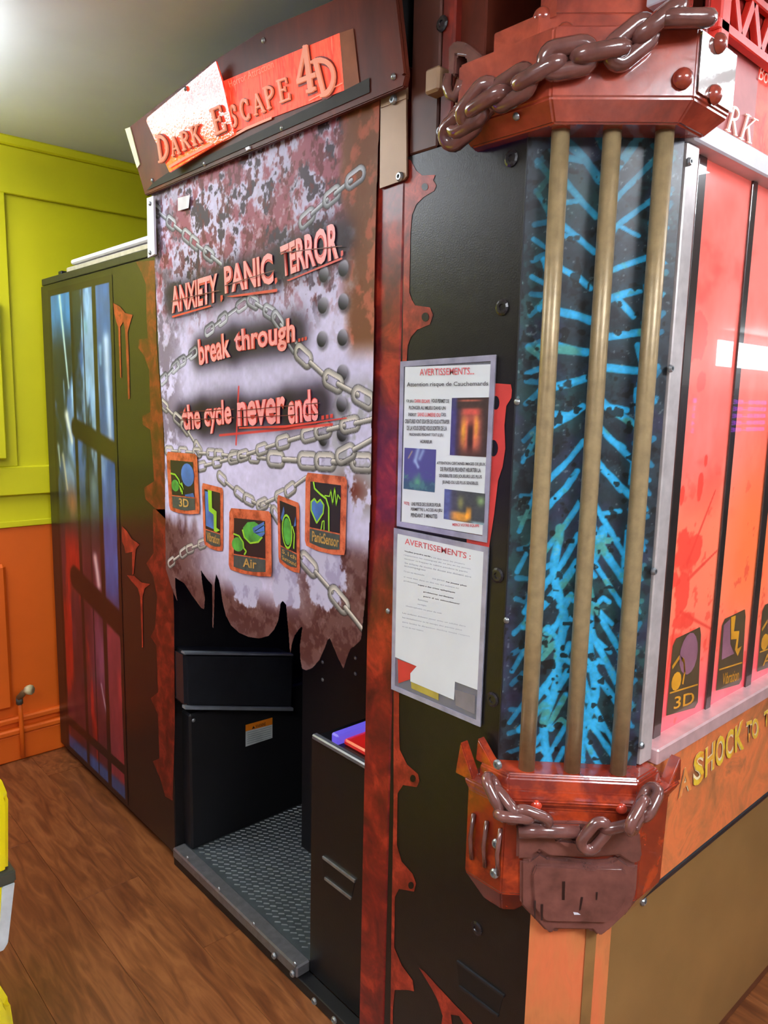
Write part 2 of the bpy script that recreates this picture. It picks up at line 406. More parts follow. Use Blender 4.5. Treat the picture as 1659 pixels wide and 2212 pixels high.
wb = struct(B('wall_back', XL, XR, YB, YB+.1, -.05, ROOF+.05, M_yellow, bev=0))
wl = struct(B('wall_left', XL-.1, XL, YF-.1, YB+.1, -.05, ROOF+.05, M_wallw, bev=0))
wf = struct(B('wall_front', XL-.1, XR+.1, YF-.1, YF, -.05, ROOF+.05, M_wallw, bev=0))
wr = struct(B('wall_right', XR, XR+.1, YF-.1, YB+.1, -.05, ROOF+.05, M_wallw, bev=0))
# panelling of the back wall
B('dado_board', XL, 1.2, YB-.006, YB, 0, .935, M_orange, wb, .001)
B('chair_rail', XL, 1.2, YB-.022, YB, 1.06, 1.17, M_yellow, wb, .004)
B('dado_cap', XL, 1.2, YB-.014, YB-.005, .937, .96, M_yellow, wb, .002)
B('cornice', XL, 1.2, YB-.03, YB, ROOF-.035, ROOF, M_yellow, wb, .006)
B('top_rail', XL, 1.2, YB-.016, YB, 2.16, ROOF-.035, M_yellow, wb, .003)
for xa, xb in ((-.4, -.105), (-1.45, -1.15), (-2.5, -2.2)):
    B('panel_stile', xa, xb, YB-.016, YB, 1.17, 2.162, M_yellow, wb, .003)
B('pipe_casing', -.205, -.150, YB-.05, YB-.012, 1.20, 1.78, M_yellow, wb, .006)
B('window_ledge', -.55, -.19, YB-.05, YB-.01, 1.17, 1.2, M_yellow, wb, .004)
B('raised_panel', -.75, -.17, YB-.03, YB-.004, .22, .80, M_orange, wb, .012)
B('raised_panel', -1.5, -.9, YB-.03, YB-.004, .22, .80, M_orange, wb, .012)
bb = struct(B('baseboard_back', XL, 1.2, YB-.026, YB, 0, .11, M_orange, None, .006))
B('baseboard_moulding', XL, 1.2, YB-.034, YB, .11, .135, M_orange, bb, .006)
B('baseboard_cap', XL, 1.2, YB-.024, YB, .155, .18, M_orange, bb, .006)

# ceiling light panels
M_lframe = mat('light_frame', (225, 225, 222), .5)
for i, (x, y, a, b, L_) in enumerate(LAMPS):
    M_lamp = emit_mat('light_diffuser', (242, 246, 255), L_, .5, .9)
    t = root('ceiling_light', (x, y, ROOF), ['square ceiling light panel nearest the yellow back wall', 'square ceiling light panel near the pale left wall', 'square ceiling light panel over the aisle before the doorway', 'square ceiling light panel over the red windows of the cabinet', 'square ceiling light panel close to the pale front wall'][i], 'light', 'ceiling light panels')
    B('diffuser', x-a/2, x+a/2, y-b/2, y+b/2, ROOF-.15, ROOF-.085, M_lamp, t, .002)
    for s in (-1, 1):
        B('hanger', x+s*a*.3-.01, x+s*a*.3+.01, y-.01, y+.01, ROOF-.086, ROOF, M_lframe, t, .001)
        B('frame_bar', x-a/2-.02, x+a/2+.02, y+s*(b/2+.01)-.01, y+s*(b/2+.01)+.01, ROOF-.14, ROOF-.105, M_lframe, t, .002)
        B('frame_bar', x+s*(a/2+.01)-.01, x+s*(a/2+.01)+.01, y-b/2, y+b/2, ROOF-.14, ROOF-.105, M_lframe, t, .002)
# far bright window down the aisle
win = struct(B('window_1', 8.2, 10.4, YF, YF+.02, 1.93, 2.24, emit_mat('daylight_pane', (245, 250, 255), 14, .3, .3), None, .001))
B('window_frame', 8.12, 8.2, YF, YF+.04, 1.85, 2.3, M_white_metal, win, .003)
B('window_frame', 8.12, 10.48, YF, YF+.04, 1.85, 1.93, M_white_metal, win, .003)
B('window_frame', 8.12, 10.48, YF, YF+.04, 2.24, 2.3, M_white_metal, win, .003)

# ================================================================ THE CABINET
cab = root('arcade_cabinet', (.6, 1.8, 0), 'large dark red horror arcade cabinet with chained corner column and curtained doorway', 'arcade machine')
YR, YD1, YD0, YP0 = 3.04, 2.035, 1.145, 1.062       # rear end, doorway, post
NX = (-.0009, 0, 0)
# ---- rear section
rear = B('rear_panel', 0, 1.3, YD1, YR, .03, 1.842, M_black, cab, .003)
B('rear_skirt', .02, 1.28, YD1, YR-.02, 0, .03, M_blackm, cab, .002)
B('roof_board', .002, 1.3, YD1+.01, YR-.005, 1.844, 1.868, M_steel_dark, cab, .002)
B('roof_rail', .01, .03, 2.13, 2.80, 1.868, 1.886, M_silver, cab, .003)
B('roof_rail', .004, .03, 2.12, 2.74, 1.889, 1.905, M_white_metal, cab, .004)
B('roof_clip', .006, .03, 2.84, 2.87, 1.868, 1.88, M_steel_dark, cab, .002)

def art_rear(a, b, P):
    Y, Zc = P[..., 1]-.145, P[..., 2]
    n1 = fbm(Y*7, Zc*3.2, 3); n2 = fbm(Y*26, Zc*9, 9); n3 = fbm(Y*9, Zc*2.2, 21)
    img = np.ones(Y.shape+(3,))*rgb(26, 38, 42)
    up = sm(.95, 1.25, Zc)
    img = mixc(img, rgb(62, 98, 150), sm(.44, .6, n1)*up)
    img = mixc(img, rgb(52, 92, 150), up*sm(2.41, 2.36, Y)*.85)
    img = mixc(img, rgb(60, 130, 190), sm(1.58, 1.75, Zc)*sm(2.57, 2.62, Y)*.95)
    img = mixc(img, rgb(150, 190, 220), sm(.6, .72, n3)*up*.8)
    for (y0, z0), (y1, z1), wd, c, f in [((2.70, 1.79), (2.645, 1.47), .014, (180, 212, 208), .95), ((2.30, 1.62), (2.29, 1.25), .03, (176, 200, 225), .9), ((2.435, 1.60), (2.43, 1.28), .022, (130, 172, 205), .85), ((2.675, 1.37), (2.635, 1.28), .026, (210, 220, 205), .98), ((2.73, 1.22), (2.70, 1.10), .016, (200, 200, 170), .9), ((2.775, 1.25), (2.765, 1.18), .014, (160, 180, 168), .85), ((2.47, 1.68), (2.465, 1.66), .022, (120, 172, 190), .95), ((2.70, 1.25), (2.60, 1.15), .03, (70, 90, 96), .7), ((2.35, 1.6), (2.35, 1.55), .016, (130, 180, 220), .9)]:
        d, t = segd(Y, Zc, (y0, z0), (y1, z1)); img = mixc(img, rgb(*c), np.exp(-(d/wd*(1+.6*t))**2*1.4)*f)
    img = mixc(img, rgb(150, 92, 62), np.exp(-((Y-2.655)/.06)**2-((Zc-1.05)/.06)**2)*.9)
    img = mixc(img, rgb(62, 84, 150), sm(2.39, 2.36, Y)*sm(1.3, 1.0, Zc)*sm(.62, .8, Zc)*.95)
    img = mixc(img, rgb(110, 140, 150), np.exp(-((Y-2.44)/.035)**2-((Zc-1.13)/.06)**2)*.9)
    lo = sm(1.02, .84, Zc)*(1-sm(2.39, 2.36, Y)*sm(.62, .8, Zc))  # red below: partly print, partly the orange wall's reflection painted in
    img = mixc(img, rgb(92, 34, 44), lo*.85)
    img = mixc(img, rgb(170, 34, 26), lo*sm(.46, .62, n3)*.9)
    img = mixc(img, rgb(140, 80, 110), np.exp(-((Y-2.44)/.06)**2-((Zc-.52)/.16)**2)*.85)
    img = mixc(img, rgb(150, 60, 70), sm(2.39, 2.36, Y)*lo*.7)
    d, t = segd(Y, Zc, (2.44, .42), (2.40, .32)); img = mixc(img, rgb(200, 170, 180), np.exp(-(d/.006)**2)*.9)
    d, t = segd(Y, Zc, (2.455, .88), (2.43, .79)); img = mixc(img, rgb(225, 190, 190), np.exp(-(d/.018)**2)*.9)
    img = mixc(img, rgb(50, 84, 132), sm(.12, .09, Zc))
    img = img*(.72+.55*n2)[..., None]
    # diagonal dark beams crossing the picture
    for (p, q, wd) in [((2.60, 1.33), (2.24, 1.26), .035), ((2.66, .77), (2.22, .68), .045)]:
        d, t = segd(Y, Zc, p, q); img = mixc(img, rgb(30, 18, 18), sm(wd+.01, wd-.01, d))
    bars = np.zeros(Y.shape)
    for yb, wd in [(2.592, .013), (2.39, .016), (2.49, .004)]:
        bars = np.maximum(bars, sm(wd+.004, wd-.004, np.abs(Y-yb)))
    bars = np.maximum(bars, sm(2.785, 2.80, Y))
    bars = np.maximum(bars, sm(1.795, 1.80, Zc)); bars = np.maximum(bars, sm(2.268, 2.262, Y+.008*fbm(Zc*20, Zc*0, 4)))
    bars = np.maximum(bars, np.maximum(sm(.06, .052, Zc), sm(.145, .15, Zc)*sm(.185, .18, Zc)))
    return mixc(img, rgb(26, 20, 20), bars)
M_print = vcol_mat('gloss_print', .35, coat=.12, coat_r=.12)
grid('panel_print', vcol_mat('panel_ink_and_reflection', .32, coat=.08, coat_r=.1, spec=.4), (-.0012, 2.963, .04), (0, -.58, 0), (0, 0, 1.78), 170, 440, art_rear, rear)
# red drips and flame border of the rear panel
flat('flame_border', [[(0.0, 2.0857, 1.8286), (0.0, 2.2088, 1.8389), (0.0, 2.1727, 1.8032), (0.0, 2.1455, 1.7688), (0.0, 2.1469, 1.6698), (0.0, 2.1416, 1.6159), (0.0, 2.2009, 1.6147), (0.0, 2.2068, 1.5893), (0.0, 2.1696, 1.5663), (0.0, 2.1382, 1.5257), (0.0, 2.1366, 1.4015), (0.0, 2.1927, 1.3886), (0.0, 2.1899, 1.3624), (0.0, 2.1394, 1.3496), (0.0, 2.1301, 1.2868), (0.0, 2.1222, 1.1975), (0.0, 2.1922, 1.1714), (0.0, 2.1854, 1.1373), (0.0, 2.1264, 1.1174), (0.0, 2.0456, 1.0902), (0.0, 2.0561, 1.3823), (0.0, 2.0856, 1.596)],
     [(0.0, 2.0252, 1.1253), (0.0, 2.1356, 1.1115), (0.0, 2.1377, 0.976), (0.0, 2.1907, 0.9346), (0.0, 2.1415, 0.9021), (0.0, 2.1196, 0.8422), (0.0, 2.1398, 0.7399), (0.0, 2.1724, 0.7034), (0.0, 2.1325, 0.6854), (0.0, 2.13, 0.5338), (0.0, 2.1834, 0.4974), (0.0, 2.1336, 0.4602), (0.0, 2.1305, 0.3145), (0.0, 2.1788, 0.2857), (0.0, 2.1238, 0.2428), (0.0, 2.0953, 0.2002), (0.0, 2.0453, 0.2071), (0.0, 2.0208, 0.4516), (0.0, 2.0104, 0.8211)]], M_flamed, rear, NX)
flat('blood_drip', [[(0.0, 2.3797, 1.7333), (0.0, 2.3287, 1.7182), (0.0, 2.2933, 1.6971), (0.0, 2.24, 1.6881), (0.0, 2.2543, 1.6724), (0.0, 2.2789, 1.6403), (0.0, 2.2749, 1.5651), (0.0, 2.2759, 1.4397), (0.0, 2.2881, 1.4356), (0.0, 2.2931, 1.5655), (0.0, 2.2966, 1.6487), (0.0, 2.3088, 1.6718), (0.0, 2.333, 1.658), (0.0, 2.3348, 1.501), (0.0, 2.344, 1.5049), (0.0, 2.3471, 1.6588), (0.0, 2.3601, 1.6747), (0.0, 2.3727, 1.6984)],
     [(0.0, 2.3642, 1.0276), (0.0, 2.3254, 1.0164), (0.0, 2.2934, 0.9973), (0.0, 2.2347, 0.9877), (0.0, 2.2627, 0.9667), (0.0, 2.2842, 0.8842), (0.0, 2.2956, 0.8772), (0.0, 2.2906, 0.9549), (0.0, 2.3417, 0.9415), (0.0, 2.3515, 0.9641), (0.0, 2.3678, 0.9761)],
     [(0.0, 2.3353, 0.8696), (0.0, 2.2791, 0.878), (0.0, 2.226, 0.8669), (0.0, 2.1632, 0.8748), (0.0, 2.2058, 0.8521), (0.0, 2.2234, 0.8199), (0.0, 2.2276, 0.6553), (0.0, 2.2365, 0.6505), (0.0, 2.2396, 0.8165), (0.0, 2.2542, 0.8421), (0.0, 2.3025, 0.8565)]], M_rustflame, rear, (-.0014, 0, 0))
# ---- doorway: cavity, floor, seat, console
B('interior_wall', 1.2, 1.3, 1.08, YD1, .03, 2.1, M_dark_int, cab, 0)
B('interior_ceiling', .03, 1.25, 1.07, YD1, 2.06, 2.1, M_dark_int, cab, 0)
fp = B('step_plate', .004, 1.2, 1.374, YD1, .03, .056, mat('grey_tread_metal', (88, 96, 98), .35, .06, 30, metal=.5), cab, .002)
bm = bmesh.new()
for i in range(34):
    for j in range(30):
        cx = .05+.62*i/33*1.0; cy = 1.42+.6*j/29
        px_, py_ = cx+(.008 if j % 2 else 0), cy
        u = Vector((.0062, -.0062, 0)); v = Vector((.0014, .0014, 0))
        c = Vector((px_, py_, .0562)); h = Vector((0, 0, .0022))
        bt = [bm.verts.new(c+s*u+t*v) for s, t in ((-1, -1), (1, -1), (1, 1), (-1, 1))]; tp = [bm.verts.new(c+h+s*u*.8+t*v*.5) for s, t in ((-1, -1), (1, -1), (1, 1), (-1, 1))]
        bm.faces.new(tp)
        for k in range(4): bm.faces.new((bt[k], bt[(k+1) % 4], tp[(k+1) % 4], tp[k]))
obj('raised_tread', mesh_from_bm('raised_tread', bm), mat('worn_tread', (132, 140, 140), .3, .08, 60, metal=.6), fp, kind='stuff')
B('sill_trim', -.012, .03, 1.37, 2.03, .030, .062, mat('sill_metal', (112, 112, 114), .32, .08, 50, metal=.5), cab, .004)
base_p = B('base_panel', -.006, .03, .80, YD1, .0, .030, M_blackm, cab, .002)
bolt_s = bolt_mesh('bolt', .0085, .006); bolt_b = bolt_mesh('bolt', .0135, .003); screw = dome_mesh('screw', .006, .004, 10, 3)
for p in [(-0.013, 1.9303, 0.0775), (-0.013, 1.7447, 0.075), (-0.013, 1.564, 0.0697), (-0.013, 1.3764, 0.0695)]: at('screw', screw, M_bolt, p, (-1, 0, 0), cab)
for p in [(-0.014, 1.4643, 0.0388), (-0.014, 1.3827, 0.0393), (-0.014, 1.2927, 0.0235), (-0.014, 1.2159, 0.0256)]: at('bolt', bolt_s, M_bolt, p, (-1, 0, 0), cab)
seat = B('seat_base', .03, 1.2, 1.985, 2.5, .056, .50, M_dark_int, cab, .006)
prism('seat_pad', [(0.0011, 1.955, 0.7102), (0.3954, 1.955, 0.6186), (0.3908, 1.955, 0.4308), (0.0023, 1.955, 0.5404)], (0, .18, 0), mat('black_vinyl', (30, 32, 36), .38, .1, 30, bump=.2, bscale=200), cab, .010)
prism('pad_piping', [(-0.0016, 1.95, 0.5474), (0.3873, 1.95, 0.4383), (0.3873, 1.95, 0.427), (-0.0018, 1.95, 0.5374)], (0, .02, 0), mat('grey_piping', (110, 116, 122), .35), cab, .001)
prism('pad_piping', [(-0.0015, 1.95, 0.7135), (0.3863, 1.95, 0.6235), (0.3863, 1.95, 0.6172), (-0.0016, 1.95, 0.7065)], (0, .02, 0), bpy.data.materials['grey_piping'], cab, .001)
at('screw', screw, M_bolt, (0.0413, 1.982, 0.4811), (0, -1, 0), seat)
st = flat('warning_sticker', [[(0.2244, 1.9835, 0.4133), (0.3267, 1.9835, 0.4098), (0.3267, 1.9835, 0.3387), (0.2239, 1.9835, 0.3394)]], mat('sticker_paper', (196, 204, 202), .5), seat, label='white sticker with orange heading')
flat('orange_heading', [[(0.2241, 1.983, 0.4136), (0.3264, 1.983, 0.41), (0.3264, 1.983, 0.3859), (0.2239, 1.983, 0.3916)]], mat('sticker_orange', (220, 124, 22), .5), st)
M_ink = mat('black_ink', (30, 28, 30), .6)
text('heading_lettering', 'WARNING', [(0.261, 1.9825, 0.4032), (0.2999, 1.9825, 0.4016), (0.2999, 1.9825, 0.3904), (0.2609, 1.9825, 0.3921)], M_ink, st)
flat('warning_triangle', [[(0.247, 1.9825, 0.393), (0.2531, 1.9825, 0.4023), (0.2592, 1.9825, 0.3926)]], M_ink, st)
flat('fine_print', [[[(0.2296, 1.9825, 0.3854), (0.3215, 1.9825, 0.381), (0.3215, 1.9825, 0.3794), (0.2296, 1.9825, 0.3839)], [(0.2296, 1.9825, 0.3782), (0.3215, 1.9825, 0.3736), (0.3215, 1.9825, 0.3719), (0.2296, 1.9825, 0.3766)], [(0.2295, 1.9825, 0.371), (0.3215, 1.9825, 0.3661), (0.3215, 1.9825, 0.3645), (0.2295, 1.9825, 0.3694)], [(0.2295, 1.9825, 0.3637), (0.3215, 1.9825, 0.3587), (0.3215, 1.9825, 0.3571), (0.2295, 1.9825, 0.3621)], [(0.2294, 1.9825, 0.3565), (0.3215, 1.9825, 0.3513), (0.3215, 1.9825, 0.3496), (0.2294, 1.9825, 0.3549)], [(0.2294, 1.9825, 0.3492), (0.3215, 1.9825, 0.3438), (0.3215, 1.9825, 0.3422), (0.2294, 1.9825, 0.3476)]]][0], mat('grey_ink', (120, 140, 140), .6), st, (0, 0, 0), True)
con = B('console', .028, .5, YD0, 1.372, .03, .655, mat('black_console', (17, 17, 20), .4, .1, 40, bump=.1), cab, .003)
B('console_rim', .02, .036, YD0, 1.36, .655, .668, mat('rim_metal', (120, 122, 130), .3, .05, 40, metal=.5), con, .003)
B('lit_top', .06, .48, YD0+.01, 1.29, .655, .670, emit_mat('red_lit_plastic', (230, 36, 30), .4, .2, .8, 1), con, .004)
B('violet_strip', .045, .48, 1.292, 1.318, .655, .680, emit_mat('violet_light', (116, 98, 240), .7, .3), con, .004)
B('red_button', .18, .24, 1.20, 1.26, .672, .70, emit_mat('red_button_light', (240, 50, 40), .7, .2), con, .012)
# ticket slot of the console
sl = [(0.027, 1.3219, 0.3666), (0.027, 1.2015, 0.3664), (0.027, 1.2127, 0.3145), (0.027, 1.3142, 0.3159)]
prism('slot_frame', sl, (.012, 0, 0), M_blackm, con)
for pq in ([(0.024, 1.3194, 0.3714), (0.024, 1.1993, 0.3719), (0.024, 1.1991, 0.3651), (0.024, 1.318, 0.3657)], [(0.024, 1.3104, 0.3215), (0.024, 1.2105, 0.3223), (0.024, 1.2116, 0.3156), (0.024, 1.3103, 0.3152)]):
    prism('slot_edge', pq, (.006, 0, 0), M_bolt, con)
scb = B('screen_cabinet', .30, .7, 1.2, 1.785, .056, 1.6, M_blackm, cab, .004)
B('game_screen', .36, .68, 1.785, 1.79, .95, 1.45, emit_mat('blue_game_screen', (60, 40, 220), 1.2, .3, .3), scb, .001)
for p in [(0.299, 1.6811, 0.6923), (0.299, 1.6802, 0.6388), (0.299, 1.533, 0.7462), (0.299, 1.5318, 0.701)]: at('screw', screw, M_bolt, p, (-1, 0, 0), scb)
# ---- door post and front panel
post = B('door_post', -.0015, .06, YP0+.002, YD0, .0, 2.05, M_rust, cab, .003)
for p in [(-0.002, 1.0798, 1.0366)]: at('screw', screw, M_bolt, p, (-1, 0, 0), post)
B('door_lintel', .002, .06, YD0, YD1, 1.97, 2.06, M_blackm, cab, .002)
front = prism('front_panel', [(0, YP0, 0), (0, .70, 0), (0, .70, .60), (0, .785, .66), (0, .785, 1.893), (0, YP0, 1.893)], (.05, 0, 0), M_black, cab, 0)
flat('flame_border', [[(0.0, 1.0636, 1.8925), (0.0, 1.0486, 1.8849), (0.0, 1.0341, 1.8649), (0.0, 1.0188, 1.8538), (0.0, 0.9856, 1.8484), (0.0, 0.9905, 1.8405), (0.0, 0.9822, 1.8301), (0.0, 0.987, 1.8221), (0.0, 1.0131, 1.8159), (0.0, 1.0317, 1.8063), (0.0, 1.042, 1.7895), (0.0, 1.0449, 1.7566), (0.0, 1.044, 1.7003), (0.0, 1.0436, 1.653), (0.0, 1.036, 1.639), (0.0, 1.0272, 1.6289), (0.0, 0.9887, 1.6224), (0.0, 0.9801, 1.6088), (0.0, 0.9874, 1.5925), (0.0, 1.0198, 1.5847), (0.0, 1.0361, 1.5721), (0.0, 1.0441, 1.5569), (0.0, 1.0458, 1.5277), (0.0, 1.0574, 1.5279), (0.0, 1.0611, 1.74)],
  [(0.0, 1.0674, 1.1189), (0.0, 1.0498, 1.1223), (0.0, 1.0404, 0.8144), (0.0, 1.0362, 0.7575), (0.0, 1.0134, 0.7342), (0.0, 0.982, 0.7265), (0.0, 0.9776, 0.7139), (0.0, 0.9847, 0.6979), (0.0, 1.0235, 0.6861), (0.0, 1.0388, 0.6618), (0.0, 1.0367, 0.548), (0.0, 1.0212, 0.519), (0.0, 0.9887, 0.5084), (0.0, 0.9782, 0.4928), (0.0, 0.9832, 0.472), (0.0, 1.027, 0.4545), (0.0, 1.0386, 0.4296), (0.0, 1.0365, 0.3139), (0.0, 1.0125, 0.2874), (0.0, 0.9792, 0.2738), (0.0, 0.9743, 0.2519), (0.0, 0.9942, 0.2419), (0.0, 1.031, 0.2178), (0.0, 1.0356, 0.169), (0.0, 1.0322, 0.0723), (0.0, 1.0407, 0.0661), (0.0, 1.0465, 0.3558), (0.0, 1.0501, 0.6329)],
  [(0.0, 0.9629, 0.3139), (0.0, 0.9453, 0.3143), (0.0, 0.9105, 0.3061), (0.0, 0.8586, 0.2956), (0.0, 0.8232, 0.2904), (0.0, 0.8055, 0.2794), (0.0, 0.7871, 0.2519), (0.0, 0.8199, 0.2278), (0.0, 0.8287, 0.263), (0.0, 0.8507, 0.2802), (0.0, 0.8717, 0.2687), (0.0, 0.8624, 0.227), (0.0, 0.8823, 0.1821), (0.0, 0.9041, 0.1661), (0.0, 0.893, 0.251), (0.0, 0.9092, 0.2766), (0.0, 0.923, 0.2888)]], M_rustflame, front, NX)
flat('flame_hole', [[(0.0, 1.0019, 1.8312), (0.0, 1.0029, 1.8282), (0.0, 1.0057, 1.8264), (0.0, 1.0098, 1.8263), (0.0, 1.0139, 1.8279), (0.0, 1.0171, 1.8307), (0.0, 1.0183, 1.8341), (0.0, 1.0173, 1.8371), (0.0, 1.0144, 1.8388), (0.0, 1.0103, 1.8389), (0.0, 1.0062, 1.8374), (0.0, 1.0031, 1.8345)], [(0.0, 0.9897, 1.6056), (0.0, 0.9908, 1.6015), (0.0, 0.9941, 1.5987), (0.0, 0.9988, 1.5979), (0.0, 1.0036, 1.5993), (0.0, 1.0072, 1.6025), (0.0, 1.0087, 1.6067), (0.0, 1.0076, 1.6108), (0.0, 1.0042, 1.6135), (0.0, 0.9995, 1.6143), (0.0, 0.9947, 1.6129), (0.0, 0.9911, 1.6097)], [(0.0, 0.9879, 0.7153), (0.0, 0.9887, 0.7111), (0.0, 0.9915, 0.7071), (0.0, 0.9953, 0.7044), (0.0, 0.9993, 0.7038), (0.0, 1.0022, 0.7055), (0.0, 1.0034, 0.709), (0.0, 1.0025, 0.7133), (0.0, 0.9998, 0.7173), (0.0, 0.9959, 0.7199), (0.0, 0.992, 0.7205), (0.0, 0.9891, 0.7188)], [(0.0, 0.9838, 0.4857), (0.0, 0.9847, 0.4811), (0.0, 0.9875, 0.4766), (0.0, 0.9914, 0.4734), (0.0, 0.9954, 0.4724), (0.0, 0.9985, 0.4738), (0.0, 0.9997, 0.4772), (0.0, 0.9988, 0.4819), (0.0, 0.996, 0.4864), (0.0, 0.992, 0.4895), (0.0, 0.988, 0.4906), (0.0, 0.985, 0.4891)]], M_black, front, (-.0016, 0, 0))
flat('red_emblem', [[(0.0, 0.8933, 1.488), (0.0, 0.8355, 1.4881), (0.0, 0.7964, 1.4859), (0.0, 0.7935, 1.4762), (0.0, 0.7941, 1.4642), (0.0, 0.8039, 1.4505), (0.0, 0.8059, 1.4185), (0.0, 0.8017, 1.3805), (0.0, 0.8057, 1.3493), (0.0, 0.8142, 1.3252), (0.0, 0.8191, 1.2693), (0.0, 0.8234, 1.2367), (0.0, 0.8293, 1.1953), (0.0, 0.8778, 1.1871)]], mat('red_print', (196, 62, 56), .35, .1, 14), front, NX)
flat('emblem_hole', [[(0.0, 0.8169, 1.38), (0.0, 0.8176, 1.3738), (0.0, 0.8201, 1.3688), (0.0, 0.8239, 1.3658), (0.0, 0.8284, 1.3655), (0.0, 0.8326, 1.3679), (0.0, 0.8357, 1.3726), (0.0, 0.8371, 1.3787), (0.0, 0.8364, 1.3849), (0.0, 0.8339, 1.39), (0.0, 0.83, 1.3929), (0.0, 0.8255, 1.3932), (0.0, 0.8213, 1.3907), (0.0, 0.8183, 1.386)], [(0.0, 0.8183, 1.4557), (0.0, 0.8188, 1.4507), (0.0, 0.8208, 1.4466), (0.0, 0.8238, 1.4443), (0.0, 0.8274, 1.4442), (0.0, 0.8307, 1.4464), (0.0, 0.8332, 1.4503), (0.0, 0.8343, 1.4553), (0.0, 0.8338, 1.4604), (0.0, 0.8318, 1.4644), (0.0, 0.8287, 1.4667), (0.0, 0.8251, 1.4668), (0.0, 0.8218, 1.4646), (0.0, 0.8194, 1.4606)]], M_black, front, (-.0016, 0, 0))
for p in [(-0.0005, 0.8167, 1.8413), (-0.0005, 0.822, 1.6108), (-0.0005, 0.806, 1.1623), (-0.0005, 0.8046, 0.9387), (-0.0005, 0.8169, 0.4871), (-0.0005, 0.823, 0.7254)]: at('bolt', bolt_b, M_boltb, p, (-1, 0, 0), front)
for p in [(-0.0005, 0.7822, 1.4579), (-0.0005, 0.7825, 1.0881)]: at('screw', screw, M_bolt, p, (-1, 0, 0), front)
prism('slot_frame', [(-0.001, 0.8624, 0.3904), (-0.001, 0.7486, 0.3903), (-0.001, 0.7585, 0.3416), (-0.001, 0.8528, 0.34)], (.012, 0, 0), M_blackm, front)
for pq in ([(-0.004, 0.8606, 0.3943), (-0.004, 0.7458, 0.3952), (-0.004, 0.7462, 0.3903), (-0.004, 0.8596, 0.3899)], [(-0.004, 0.8522, 0.3465), (-0.004, 0.7564, 0.3482), (-0.004, 0.7568, 0.3434), (-0.004, 0.852, 0.3422)]):
    prism('slot_edge', pq, (.005, 0, 0), M_steel_dark, front)
# mounting plate and bracket beside the sign
pl = prism('mounting_plate', [(-0.008, 1.1264, 1.9924), (-0.008, 1.058, 1.9917), (-0.008, 1.0516, 1.8576), (-0.008, 1.0575, 1.8524), (-0.008, 1.1244, 1.8491)], (.004, 0, 0), M_tan, cab)
pl2 = prism('plate_tab', [(-0.01, 1.1236, 2.0128), (-0.01, 1.0566, 2.0101), (-0.01, 1.0558, 1.9898), (-0.01, 1.1241, 1.9905)], (.006, 0, 0), M_tan, pl)
at('bolt', bolt_s, M_bolt, (-0.0105, 1.0871, 1.9946), (-1, 0, 0), pl); at('bolt', bolt_s, M_boltb, (-0.0085, 1.067, 1.8589), (-1, 0, 0), pl)
brk = prism('white_bracket', [(-0.03, 2.0653, 1.9869), (-0.03, 2.0255, 1.9861), (-0.03, 2.0249, 1.834), (-0.03, 2.0683, 1.8293)], (.006, 0, 0), M_white_metal, cab)
at('screw', screw, M_boltb, (-0.031, 2.0441, 1.9687), (-1, 0, 0), brk); at('screw', screw, M_boltb, (-0.031, 2.051, 1.8407), (-1, 0, 0), brk)

# ---- lit sign over the doorway
sign = prism('marquee', [(-0.0296, 2.0772, 1.9962), (-0.0479, 2.147, 2.1794), (-0.0488, 2.0275, 2.1876), (-0.0514, 1.6573, 2.2144), (-0.0516, 1.4452, 2.2157), (-0.0496, 1.2473, 2.1959), (-0.0489, 1.1628, 2.1894), (-0.0478, 1.0546, 2.1778), (-0.0451, 1.0472, 2.1506), (-0.0318, 1.0342, 2.0177), (-0.03, 1.0424, 2.0001)], (.012, 0, 0), M_rustdark, cab, .002)
def satin(m):
    p = m.node_tree.nodes['Principled BSDF']; p.inputs['Coat Weight'].default_value = 0; p.inputs['Specular IOR Level'].default_value = .15; return m
def sign_mat(name, e, rough, bump):
    m = ramp_mat(name, [(.3, (255, 62, 44)), (.5, (250, 92, 62)), (.62, (235, 60, 40)), (.75, (255, 120, 90))], 16, 4, rough, .5, stretch=(1, 3, .6), fine=.1, coat=1, coat_r=rough, bump=bump, bscale=160)
    p = m.node_tree.nodes['Principled BSDF']; src_ = p.inputs['Base Color'].links[0].from_socket
    m.node_tree.links.new(src_, p.inputs['Emission Color']); p.inputs['Emission Strength'].default_value = e
    return m
B('marquee_back', -.02, .06, 1.07, 2.10, 2.045, 2.2, M_blackm, sign, .002)
MF = (-.002, 0, 0)
flat('lit_panel', [[(-0.0354, 1.7046, 2.0538), (-0.0344, 1.6012, 2.0443), (-0.0462, 1.6343, 2.1622), (-0.0433, 1.2048, 2.1328), (-0.0334, 1.2009, 2.034)], ], satin(sign_mat('lit_red_panel', .6, .45, .05)), sign, MF)
tp_ = sign_mat('lit_red_textured_panel', .5, .10, .3); tp_.node_tree.nodes['Principled BSDF'].inputs['Coat IOR'].default_value = 1.6; tp_.node_tree.nodes['Principled BSDF'].inputs['Specular IOR Level'].default_value = .2
prism('textured_panel', [(-0.0537, 1.8815, 2.0142), (-0.0833, 1.9441, 2.1433), (-0.0842, 1.9364, 2.1501), (-0.0732, 1.6112, 2.1928), (-0.064, 1.5998, 2.15), (-0.0416, 1.5874, 2.0415), (-0.046, 1.6862, 2.034)], (.004, 0, 0), tp_, sign)
flat('brown_print', [[(-0.0433, 1.2048, 2.1328), (-0.0428, 1.1646, 2.1283), (-0.0335, 1.156, 2.035), (-0.0334, 1.2009, 2.034)]], mat('brown_stripe', (142, 84, 56), .5, .1, 20, spec=.15), sign, MF)
